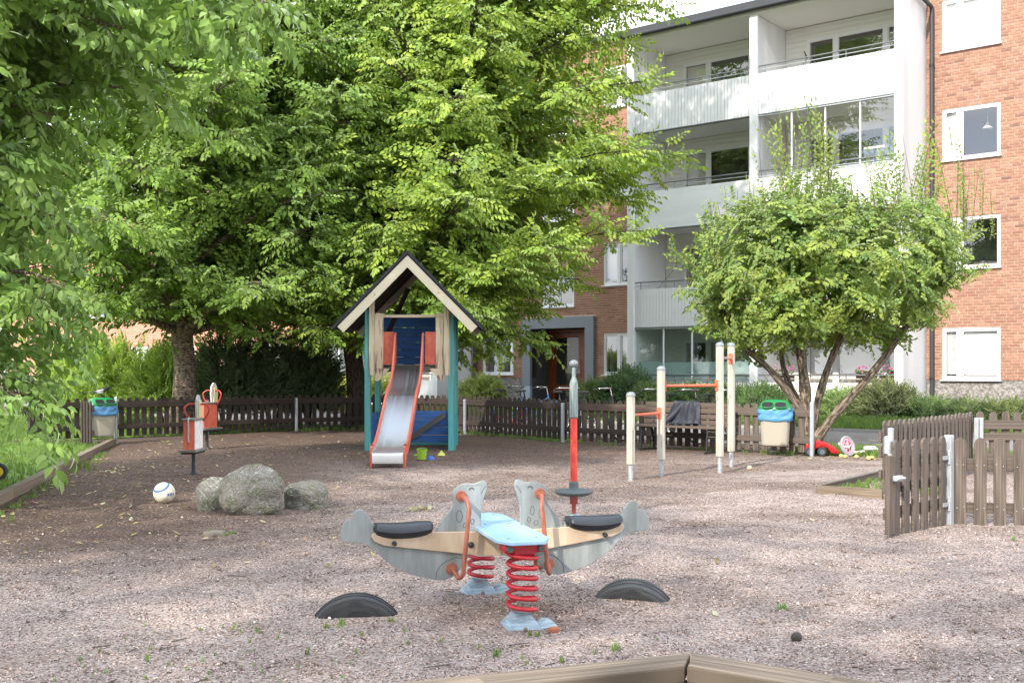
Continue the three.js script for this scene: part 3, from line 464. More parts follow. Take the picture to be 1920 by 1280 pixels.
function makeTree({ name, label, group, x, z, H, r, hMin, rad, limbs, sprays, scale = 1, rise = .35, droop = .25, lean = [0, 0], color, barkMat, secStep = .3, step = .2, seed, twigs = true, skip = () => false }) {
  const R = rngOf(seed), T = thing(name, label, 'tree', [x, gh(x, z) - .02, z], 0, group), lists = sprays.map(() => []), twig = [];
  const at = (h) => { const t = h / H; return V(lean[0] * t * t + .12 * Math.sin(h * 1.1 + seed), h, lean[1] * t * t + .1 * Math.cos(h * .9 + seed)); };
  const pts = [], rr = []; for (let i = 0; i <= 16; i++) { const h = H * .95 * i / 16; pts.push(at(h)); rr.push(i === 0 ? r * 1.45 : Math.max(.02, r * Math.pow(1 - i / 17, .85) * (1 + .06 * Math.sin(i * 2.3)))); }
  part(T, 'trunk', taper(pts, rr, 16), barkMat);
  for (let i = 0; i < limbs; i++) {
    const t = (i + .5) / limbs, h = lerp(hMin, H, Math.pow(t, .92)), az = i * 2.39996 + (R() - .5) * .7, L = rad(t, az, h) * (.82 + .3 * R());
    const hs = Math.max(hMin * .75, h - rise * L * .75), o = at(hs), dir = V(Math.cos(az), 0, Math.sin(az)), kink = (R() - .5) * .5, sd = V(-Math.sin(az), 0, Math.cos(az));
    const P = (u) => o.clone().addScaledVector(dir, L * u).addScaledVector(sd, kink * L * u * u * .5).add(V(0, (h - hs) * 1.3 * u - droop * L * u * u * u, 0));
    const lp = [], lr = [], r0 = Math.max(.02, r * .42 * (1 - .7 * t)); for (let k = 0; k <= 7; k++) { lp.push(P(k / 7)); lr.push(lerp(r0, .008, Math.pow(k / 7, .7))); }
    part(T, 'limb', taper(lp, lr, 6), barkMat);
    let side = 1;
    for (let s = .16 * L; s < L; s += secStep * (.7 + .6 * R())) {
      const u = s / L, p0 = P(u), fw = P(Math.min(1, u + .05)).sub(P(u - .05)).normalize(); side = -side;
      const d2 = fw.clone().applyAxisAngle(UPV, side * (.6 + .7 * R())); d2.y += (R() - .5) * 1.0; d2.normalize();
      const len = Math.min(1.7, .34 * L * (1 - u) + .4) * (.6 + .6 * R()), q = (v) => p0.clone().addScaledVector(d2, len * v).add(V(0, -.16 * len * v * v, 0));
      if (twigs) twig.push(taper([q(0), q(.5), q(1)], [.012, .008, .003], 3));
      let w = 1;
      for (let v = .12; v <= len; v += step * (.7 + .6 * R())) {
        w = -w; const f = v / len, p = q(f); if (skip(p.x + x, p.y, p.z + z, R)) continue;
        const d3 = d2.clone().applyAxisAngle(UPV, w * (.3 + .6 * R())); d3.y += (R() - .55) * .9; d3.normalize();
        const k = Math.floor(R() * sprays.length), ax = at(Math.min(p.y, H)), out = V(p.x - ax.x, 0, p.z - ax.z).normalize(), up = V((R() - .5) * 1.3, .75, (R() - .5) * 1.3).addScaledVector(out, .95).normalize();
        placeSpray(lists[k], p.add(V((R() - .5) * .24, (R() - .5) * .3, (R() - .5) * .24)), d3, up, scale * (.75 + .5 * R()), color(R, p, h));
      }
    }
    const pe = P(1); if (!skip(pe.x + x, pe.y, pe.z + z, R)) placeSpray(lists[0], pe, P(1).sub(P(.9)).normalize(), UPV, scale, color(R, pe, h));
  }
  if (twig.length) part(T, 'twigs', merge(twig), barkMat).userData.kind = 'stuff';
  lists.forEach((l, i) => instanced(T, 'crown', sprays[i], treeLeaf, l));
  T.userData.sprays = lists.reduce((a, l) => a + l.length, 0); console.log(T.name, T.userData.sprays); delete T.userData.sprays;
  return T;
}
const hue = (R, c, v = .35, y = 0) => { const k = 1 - v / 2 + v * R(), w = y * R(); return lin((c[0] + w * .07) * k, (c[1] + w * .05) * k, c[2] * k); };
// the cherry with the pale trunk
makeTree({ name: 'cherry_tree', label: 'cherry tree with pale banded trunk standing behind the dark fence', group: 'trees', x: -7.45, z: -24.5, H: 12.5, r: .27, hMin: 3.0, limbs: 74, sprays: SPR.beam, scale: 1.2, rise: .6, droop: .22, seed: 101, barkMat: cherryBark, secStep: .145, step: .1,
  rad: (t, az) => (4.6 - 2.2 * t * t) * (t < .1 ? .8 : 1), color: (R) => hue(R, [.2, .345, .034], .5, .8) });
// the dark-stemmed hornbeam beside the playhouse
makeTree({ name: 'hornbeam_tree', label: 'broad tree with dark ridged trunk just left of the playhouse roof', group: 'trees', x: -3.95, z: -27.3, H: 13, r: .27, hMin: 2.9, limbs: 74, sprays: SPR.beam, scale: 1.2, rise: .55, droop: .22, seed: 102, barkMat: darkBark, secStep: .145, step: .1,
  rad: (t, az) => (4.6 - 1.6 * t * t), color: (R) => hue(R, [.19, .335, .034], .5, .8) });
// the yellowing tree whose stem hides behind the slide
makeTree({ name: 'hornbeam_tree', label: 'yellow-green tree reaching over the entrance from behind the playhouse', group: 'trees', x: -2.4, z: -26.0, H: 13.5, r: .17, hMin: 2.5, limbs: 112, sprays: SPR.beam, scale: 1.15, rise: .55, droop: .2, lean: [3.4, .6], seed: 103, barkMat: darkBark, secStep: .145, step: .1,
  rad: (t, az, h) => (3.5 + 2.0 * Math.max(0, Math.cos(az)) * sm(0, .25, t)) * (1 - .35 * t * t) * (t < .12 ? .85 : 1),
  color: (R) => hue(R, mixc([.2, .35, .03], [.37, .48, .04], R()), .4, .25) });
// the near tree that hangs in from the side
makeTree({ name: 'cherry_tree', label: 'drooping large-leaved cherry hanging in beside the timber edging', group: 'trees', x: -7.0, z: -11.7, H: 9.5, r: .2, hMin: 1.65, limbs: 64, sprays: SPR.cherry, scale: 1.05, rise: .6, droop: .36, seed: 104, barkMat: cherryBark, secStep: .13, step: .085,
  rad: (t, az) => (2.4 + 2.4 * Math.max(0, Math.cos(az)) * sm(.3, .6, t)) * (1 - .2 * t), color: (R) => hue(R, [.2, .345, .055], .5, .6) });
// trees behind the photographer, which shade the foreground
[[-9, 3.2, 13.2, 111], [-3.6, 6.7, 13, 112], [2.2, 10.6, 13, 113], [8, 15, 12.5, 115]].forEach(([x, z, H, seed], i) => makeTree({ name: 'maple_tree', label: ['tree nearest behind the viewpoint on the lawn side', 'tree straight behind the viewpoint', 'tree behind the viewpoint on the gate side', 'farthest tree behind the viewpoint'][i], group: 'trees behind the viewpoint', x, z, H, r: .25, hMin: 3.4, limbs: 34, sprays: SPR.cherry, scale: 2.1, rise: .35, droop: .2, seed, barkMat: darkBark, secStep: .55, step: .36, twigs: false, rad: (t) => 4.4 * Math.sqrt(Math.max(.12, 1 - Math.pow(t * 1.25 - .45, 2) * 1.3)), color: (R) => hue(R, [.08, .16, .026], .5, .3) }));
// the apple tree
{
  const R = rngOf(131), bx = 5.25, bz = -19.35, T = thing('apple_tree', 'spreading many-stemmed apple tree with tufted upright shoots', 'tree', [bx, gh(bx, bz) - .02, bz], 0, 'trees');
  const stems = [[[0, 0, 0, .15], [-.02, .45, 0, .14], [-.3, .95, .05, .085], [-.72, 1.45, .1, .07], [-1.22, 1.9, .15, .06], [-1.4, 2.3, .1, .05], [-1.7, 3.0, .2, .03]],
    [[0, .3, .02, .13], [-.05, .9, .03, .12], [-.1, 1.45, 0, .105], [-.16, 1.95, -.05, .09], [-.38, 2.3, 0, .07], [-.5, 3.1, .1, .04], [-.45, 4.0, .1, .02]],
    [[.05, .3, -.05, .11], [.2, .9, -.08, .085], [.4, 1.5, -.15, .075], [.68, 2.1, -.2, .06], [.85, 2.45, -.2, .05], [1.1, 3.2, -.3, .03], [1.1, 4.1, -.3, .015]],
    [[.05, .1, .04, .13], [.4, .6, .1, .1], [.95, 1.25, .2, .08], [1.4, 1.85, .3, .07], [1.75, 2.45, .35, .055], [2.2, 3.2, .3, .03], [2.35, 3.9, .3, .015]],
    [[0, .4, 0, .09], [-.15, .9, -.2, .07], [-.3, 1.5, -.6, .06], [-.2, 2.3, -1.0, .04], [.1, 3.2, -1.3, .02]]];
  const ends = [];
  for (const s of stems) { const c = new THREE.CatmullRomCurve3(s.map(([a, b, d]) => V(a, b, d))), n = 18, p = c.getPoints(n); part(T, 'stem', taper(p, p.map((_, i) => { const f = i / n * (s.length - 1), k = Math.min(s.length - 2, Math.floor(f)); return .82 * lerp(s[k][3], s[k + 1][3], f - k) * (1 + .12 * Math.sin(i * 1.9)); }), 10), appleBark); for (let i = 10; i <= n; i++) ends.push(p[i]); }
  const lists = [[], [], []], twig = [];
  const col = (p) => hue(R, mixc([.15, .28, .045], [.32, .4, .06], R()), .5, .4);
  const centre = V(.22, 3.25, 0), rx = 2.7, ry = 1.55, rz = 2.2;
  for (let i = 0; i < 740; i++) { // twiggy branchlets through the crown, each with its leaf clusters
    const a = R() * 6.283, b = Math.acos(1 - 2 * R()), q = Math.pow(R(), .36), n = V(Math.sin(b) * Math.cos(a), Math.cos(b), Math.sin(b) * Math.sin(a));
    let tip = centre.clone().add(V(n.x * rx * q, n.y * ry * q, n.z * rz * q)); if (fbm(tip.x * 1.4 + 9, tip.y * 1.4 + tip.z, 0, 3, 90) < .4 && R() < .6) continue;
    if (n.x < -.4 && n.y < .1) tip.y -= .35 * R(); if (tip.y < 1.5) tip.y = 1.5 + .3 * R();
    let from = ends[0]; for (const e of ends) if (e.distanceTo(tip) < from.distanceTo(tip)) from = e;
    const dir = tip.clone().sub(from), L = dir.length(), st = Math.max(0, L - 1.0), p0 = from.clone().addScaledVector(dir.clone().normalize(), st); dir.normalize();
    if (i % 4 === 0) twig.push(taper([from, from.clone().lerp(tip, .5).add(V(0, -.06, 0)), tip], [.018, .012, .004], 4));
    for (let k = 0; k < 9; k++) { const f = k / 8, p = p0.clone().lerp(tip, f).add(V((R() - .5) * .3, (R() - .5) * .25, (R() - .5) * .3)), d = dir.clone().add(V((R() - .5) * 1.6, (R() - .3) * 1.2, (R() - .5) * 1.6)).normalize(); placeSpray(lists[k % 2], p, d, V(R() - .5, .6, R() - .5).addScaledVector(n, .9).normalize(), .8 + .5 * R(), col(p)); }
  }
  for (let i = 0; i < 110; i++) { // upright water shoots
    const x = -1.5 + 4.3 * R(), z = (R() - .5) * 2.6, y0 = 3.25 + ry * .75 * Math.sqrt(Math.max(0, 1 - ((x - .35) / 2.9) ** 2)), h = (.6 + 1.1 * R()) * (x > -.9 && x < 2.6 ? 1 : .6) * (Math.abs(x + .05) < .6 || Math.abs(x - 1.9) < .5 ? 1.2 : .85), lean = V((R() - .5) * .55, 1, (R() - .5) * .5).normalize();
    const p = V(x, y0 - .3, z); twig.push(taper([p, p.clone().addScaledVector(lean, h)], [.009, .003], 4));
    placeSpray(lists[2], p, lean, V(1, 0, R() - .5).normalize(), h, col(p)); if (R() < .4) placeSpray(lists[2], p.clone().addScaledVector(lean, .04), lean, V(R() - .5, 0, 1).normalize(), h * .95, col(p));
  }
  part(T, 'twigs', merge(twig), appleBark).userData.kind = 'stuff';
  instanced(T, 'crown', SPR.apple[0], treeLeaf, lists[0]); instanced(T, 'crown', SPR.apple[1], treeLeaf, lists[1]); instanced(T, 'crown', SPR.shoot[0], treeLeaf, lists[2]);
  const ap = []; for (let i = 0; i < 9; i++) { const a = R() * 6.28; ap.push([M4(V(.35 + Math.cos(a) * 2.3 * R(), 2 + 2.2 * R(), 1.6 * R()), new THREE.Quaternion(), V(.035, .033, .035)), lin(.4, .3 + .1 * R(), .08)]); }
  instanced(T, 'apples', new THREE.SphereGeometry(1, 12, 9), std([1, 1, 1], { roughness: .4 }), ap);
}
function shrub(label, x, d, w, h, depth, c, { n = 260, sprays = SPR.shrub, scale = 1, y = .3, group = 'shrubs', name = 'shrub', seed, spiky = .5 } = {}) {
  const R = rngOf(seed), z = -d, T = thing(name, label, 'shrub', [x, gh(x, z), z], 0, group), lists = sprays.map(() => []), st = [];
  for (let i = 0; i < 9; i++) { const a = R() * 6.28, t = V(Math.cos(a) * w * .3, h * .7, Math.sin(a) * depth * .3); st.push(taper([V(t.x * .15, -.03, t.z * .15), t.clone().multiplyScalar(.5), t], [.018, .013, .006], 4)); }
  part(T, 'stems', merge(st), darkBark).userData.kind = 'stuff';
  for (let i = 0; i < n; i++) {
    const a = R() * 6.283, b = Math.acos(1 - R() * 1.15), q = Math.pow(R(), .4), bump = .8 + .4 * fbm(Math.cos(a) * 2 + 5 + seed, b * 2.5 + Math.sin(a) * 2, 0, 2, 95), v = V(Math.sin(b) * Math.cos(a), Math.max(-.1, Math.cos(b)), Math.sin(b) * Math.sin(a));
    const p = V(v.x * w / 2 * q * bump, h * .25 + v.y * h * .72 * q * bump, v.z * depth / 2 * q * bump), dir = v.clone().add(V((R() - .5), spiky * (.4 + R()), (R() - .5))).normalize();
    for (let k = 0; k < 4; k++) placeSpray(lists[Math.floor(R() * lists.length)], p.clone().add(V((R() - .5) * .18, (R() - .5) * .16, (R() - .5) * .18)), dir.clone().add(V((R() - .5) * .9, (R() - .5) * .6, (R() - .5) * .9)).normalize(), V(R() - .5, .6, R() - .5).addScaledVector(v, .9).normalize(), scale * (.7 + .6 * R()), hue(R, c.map((q) => q * 2.1), .6, y));
  }
  lists.forEach((l, i) => instanced(T, 'foliage', sprays[i], bushLeaf, l));
  return T;
}
const nm = (n, m) => { const p = atNM(n, m); return [p.x, -p.z]; };
// planting along the long building (n is the distance towards the wall, m the distance along it)
const mOf = (x, d) => ER.x * x - ER.z * d;
const bed = [['round dark green shrub under the balcony by the entrance window', 26.0, -16.6, 1.5, 1.2, [.04, .085, .02], 420, .3], ['loose olive-green shrub right beside the entrance portal', 25.9, -17.6, 1.4, .8, [.075, .11, .025], 380, .5], ['low yellow-green shrub between entrance shrubs and bars', 25.6, -15.5, 1.3, .7, [.08, .125, .03], 330, .5], ['bushy green shrub behind the middle of the bench', 25.4, -14.5, 1.5, .75, [.06, .11, .025], 420, .4], ['bushy green shrub behind the tallest bar post', 25.4, -13.4, 1.5, .75, [.06, .105, .025], 420, .4], ['shrub behind the fence left of the apple tree trunk', 25.3, -12.2, 1.4, .7, [.055, .105, .025], 380, .4], ['pale lime shrub just right of the apple tree stems', 25.5, -10.2, 1.2, .6, [.12, .18, .05], 360, .6], ['large reddish-tipped shrub beneath the balcony flower boxes', 25.5, -9.2, 1.5, .8, [.085, .105, .035], 460, .7], ['low spreading shrub at the foot of the downpipe', 25.7, -8.2, 1.2, .38, [.07, .12, .03], 330, .5], ['low shrub under the ground-floor window by the plinth', 25.8, -7.4, 1.2, .34, [.08, .12, .035], 320, .6], ['low shrub at the plinth near the picture edge', 25.8, -6.5, 1.3, .36, [.085, .115, .03], 320, .6], ['bright yellow-green shrub in front of the plinth left of the entrance', 26.4, -22.4, 1.3, .95, [.15, .19, .04], 360, .8]];
bed.forEach(([label, n, m, w, h, c, k, y], i) => { const [x, d] = nm(n, m); shrub(label, x, d, w, h, 1.2, c, { n: k, y, seed: 200 + i, group: 'shrubs along the building' }); });
[[24.7, -25.3], [24.7, -26.6], [24.7, -27.9], [24.7, -29.2]].forEach(([n, m], i) => { const [x, d] = nm(n, m); shrub(['low golden hedge plant right of the dark trunk', 'low golden hedge plant behind the dark trunk', 'low golden hedge plant left of the dark trunk', 'low golden hedge plant beside the dark yew'][i], x, d, 1.6, .95, 1.0, [.24, .26, .04], { n: 260, y: .8, seed: 230 + i, group: 'golden hedge plants' }); });
shrub('clipped green shrub against the brick beside the far balcony', ...nm(27.2, -32.1), 1.3, 1.9, 1.1, [.09, .15, .03], { n: 300, seed: 240 });
[[-6.9, 26.4, 1.7, 2.3], [-5.9, 26.9, 1.7, 2.35], [-5.1, 27.5, 1.5, 2.3]].forEach(([x, d, w, h], i) => shrub(['dark evergreen yew next to the pale cherry trunk', 'dark evergreen yew in the middle of the clump', 'dark evergreen yew nearest the far white balcony'][i], x, d, w, h, 1.5, [.045, .075, .022], { n: 620, y: .3, seed: 250 + i, scale: 1.2, group: 'dark yews', name: 'yew_shrub' }));
[[-10.0, 27.5, 2.2, 2.1], [-8.6, 27.2, 1.8, 1.9], [-11.6, 29.5, 2.4, 2.2]].forEach(([x, d, w, h], i) => shrub(['bright lime shrub left of the pale cherry trunk', 'bright lime shrub touching the pale cherry trunk', 'bright lime shrub farthest behind the bird'][i], x, d, w, h, 1.6, [.17, .24, .035], { n: 520, y: .7, seed: 260 + i, scale: 1.5, group: 'lime shrubs', name: 'lime_shrub' }));
// ---------- fences ----------
const PK = plate([[-.053, 0], [.053, 0], [.053, .74], [.045, .766], [.028, .786], [0, .795], [-.028, .786], [-.045, .766], [-.053, .74]], .024, .003);
PK.attributes.uv.array.forEach((v, i, a) => { a[i] = i % 2 ? v * 1.1 : v * 3 + .5; });
const upright = (mats, R) => mats[Math.floor(R() * mats.length)];
const nailGeo = new THREE.SphereGeometry(.0055, 6, 4);
function fence(label, [ax, ad], [bx, bd], mats, { front = 1, rails = [[.655, .13], [.2, .1]], posts = [0, 1], seed = 1, pitch = .168, group = 'dark stained picket fence runs', start = 0, end = 0, postH = .74, bottom = .05, postSide = front, nails = false } = {}) {
  // front: the side, +1 towards the playground, on which rails lie over the pickets
  const a = V(ax, 0, -ad), b = V(bx, 0, -bd), L = a.distanceTo(b), turn = Math.atan2(-(b.z - a.z), b.x - a.x), T = thing('picket_fence', label, 'fence', [ax, 0, -ad], turn, group), R = rngOf(seed), n = Math.max(2, Math.round((L - start - end) / pitch)), w = (L - start - end) / n;
  for (let i = 0; i < n; i++) { const p = part(T, 'picket', PK, upright(mats, R).v, [start + w * (i + .5), bottom + (R() - .5) * .012, 0], [0, (R() - .5) * .06, (R() - .5) * .02]); if (nails) for (const [y] of rails) for (const q of [-.03, .03]) part(p, 'screw', nailGeo, galv, [q + (R() - .5) * .01, y + (R() - .5) * .03, .0125]); }
  for (const [y, h] of rails) part(T, 'rail', box(L - .01, h, .034, L / 2, y + bottom, front * .032, .006), upright(mats, R).h);
  for (const f of posts) { const p = part(T, 'post', merge([box(.055, postH + .3, .055, 0, postH / 2 - .12, 0, .008)]), galv, [L * f, 0, postSide * .08]); }
  return T;
}
const [fa, fb, fc, fd, fe, ff] = fenceLine;
fence('dark fence run in front of the pale cherry trunk', fa, fb, fenceDark, { seed: 1, posts: [.02, .48, .99] });
fence('dark fence run in front of the dark trunk', fb, fc, fenceDark, { seed: 2, posts: [] });
fence('dark fence run hidden behind the playhouse', fc, fd, fenceDark, { seed: 3, posts: [.5] });
fence('dark fence run between playhouse and red spinner pole', fd, fe, [...fenceDark], { seed: 4, posts: [.04, .985] });
fence('dark to grey fence run behind the bench', fe, [3.45, 19.24], [fenceDark[0], fenceDark[1], wood([104, 88, 76], [62, 50, 43], 7)], { seed: 5, posts: [] });
fence('sunlit grey fence run that holds the beige bin', [3.46, 19.23], ff, fenceGrey, { seed: 6, posts: [.985], postH: .86, postSide: 1 });
fence('short dark fence piece left of the shaded bin', [-9.4, 21.2], [-8.3, 22.35], fenceDark, { seed: 7, posts: [] });
fence('dark fence end board beside the timber edging', [-7.75, 20.15], [-8.2, 20.75], fenceDark, { seed: 8, posts: [.9] });
fence('grey slatted side of the right-hand enclosure', [4.09, 12.06], [6.24, 14.8], fenceGrey, { seed: 9, posts: [0.01, .97], rails: [[.61, .13], [.45, .12], [.2, .1]], front: -1, group: 'grey enclosure fences', postSide: 1 });
fence('grey back run of the right-hand enclosure', [6.26, 14.8], [11, 14.8], fenceGrey, { seed: 10, posts: [0.012, .45], front: 1, group: 'grey enclosure fences', rails: [[.62, .12], [.46, .1], [.18, .1]] });
fence('nearest brown picket run beside the open gate', [3.98, 9.92], [6.6, 9.3], fenceGrey, { seed: 11, posts: [], front: -1, group: 'grey enclosure fences', pitch: .172, rails: [[.55, .11], [.16, .1]], bottom: .0, nails: true });
{ // gate standing open
  const g = thing('garden_gate', 'open wooden picket gate with galvanised hinge post', 'gate', [3.93, 0, -9.86], Math.atan2(-.75, -.81) , null), R = rngOf(12), L = 1.1; // local x runs from the hinge to the free end
  for (let i = 0; i < 6; i++) part(g, 'picket', PK, upright(fenceGrey, R).v, [.1 + i * .168, .02, 0]);
  part(g, 'end_stile', box(.09, .66, .05, 1.04, .36, .0, .006), fenceGrey[1].v);
  part(g, 'rail', box(1.05, .1, .034, .55, .62, .03, .005), fenceGrey[0].h); part(g, 'rail', box(1.05, .1, .034, .55, .2, .03, .005), fenceGrey[2].h);
  const br = part(g, 'brace', box(1.05, .08, .03, .55, .41, .034, .005), fenceGrey[1].h); br.rotation.z = 0; 
  part(g, 'hinge_post', merge([box(.07, 1.1, .07, -.03, .27, 0, .01)]), galv);
  part(g, 'hinge', merge([box(.14, .035, .012, .05, .62, -.02), box(.14, .035, .012, .05, .2, -.02), rod(V(.01, .56, -.02), V(.01, .68, -.02), .014), rod(V(.01, .14, -.02), V(.01, .26, -.02), .014)]), galv);
  part(g, 'latch', merge([box(.1, .05, .05, 1.0, .5, -.05, .01), rod(V(.94, .5, -.08), V(1.08, .5, -.08), .012)]), galv);
  part(g, 'latch_cap', lathe([[0, .85], [.03, .845], [.036, .8], [.036, .7]], 16), galv, [.96, 0, .06]);
}
// ---------- timber edgings ----------
{
  const e = thing('timber_edging', 'long weathered timber edging between gravel and shaded lawn', 'edging', [0, 0, 0]);
  for (let k = 0; k < 4; k++) { const d0 = 9.0 + k * 3.0, d1 = d0 + 2.985; part(e, 'board', bar(V(edgeX(d0), .03, -d0), V(edgeX(d1), .03, -d1), .1, .16), timber.h); }
  const p = thing('timber_edging', 'low timber frame of the weedy patch by the gate', 'edging', [0, 0, 0]);
  part(p, 'board', bar(V(3.5, .03, -12.5), V(4.1, .03, -12.08), .06, .12), timber.h); part(p, 'board', bar(V(3.52, .03, -12.54), V(5.0, .03, -14.6), .06, .12), greyWood.h);
  // raised sandpit at the viewpoint's feet: six-sided ring of beams
  const s = thing('sandpit', 'weathered timber sandpit rim at the bottom edge', 'sandpit', [0, 0, 0]), c = [[.7, 4.26], [-.43, 3.84], [-1.0, 2.9], [-.5, 2.0], [.7, 1.7], [1.7, 2.5], [1.42, 3.77]];
  const cx = .35, cd = 3.0, inn = ([x, d]) => { const l = Math.hypot(x - cx, d - cd); return [x - (x - cx) / l * .2, d - (d - cd) / l * .2]; };
  for (let i = 0; i < c.length; i++) { const a = c[i], b = c[(i + 1) % c.length], ia = inn(a), ib = inn(b); const k = .012;
    const sh = new THREE.Shape([[a[0], a[1]], [b[0], b[1]], [ib[0], ib[1]], [ia[0], ia[1]]].map(([x, d]) => { const mx = (a[0] + b[0]) / 2, md = (a[1] + b[1]) / 2; const l = Math.hypot(b[0] - a[0], b[1] - a[1]), f = 1 - k / l; return new THREE.Vector2(mx + (x - mx) * f, md + (d - md) * f); }));
    const g = new THREE.ExtrudeGeometry(sh, { depth: .05, bevelEnabled: true, bevelThickness: .008, bevelSize: .008, bevelOffset: -.008, bevelSegments: 2 }); g.rotateX(-PI / 2); g.translate(0, .245, 0);
    const u = V(b[0] - a[0], 0, -(b[1] - a[1])).normalize(), P = g.attributes.position, uv = g.attributes.uv; for (let j = 0; j < P.count; j++) uv.setXY(j, (P.getX(j) * u.z - P.getZ(j) * u.x) * 2.4, (P.getX(j) * u.x + P.getZ(j) * u.z) * .8);
    part(s, 'rim_board', g, timber.v);
    part(s, 'side_beam', bar(V(lerp(a[0], ia[0], .75), .1, -lerp(a[1], ia[1], .75)), V(lerp(b[0], ib[0], .75), .1, -lerp(b[1], ib[1], .75)), .05, .27), greyWood.h); }
  const fl = new THREE.Shape(c.map(inn).map(([x, d]) => new THREE.Vector2(x, d))), fg = new THREE.ShapeGeometry(fl); fg.rotateX(-PI / 2); fg.translate(0, .085, 0); part(s, 'pit_floor', fg, soilMat);
}
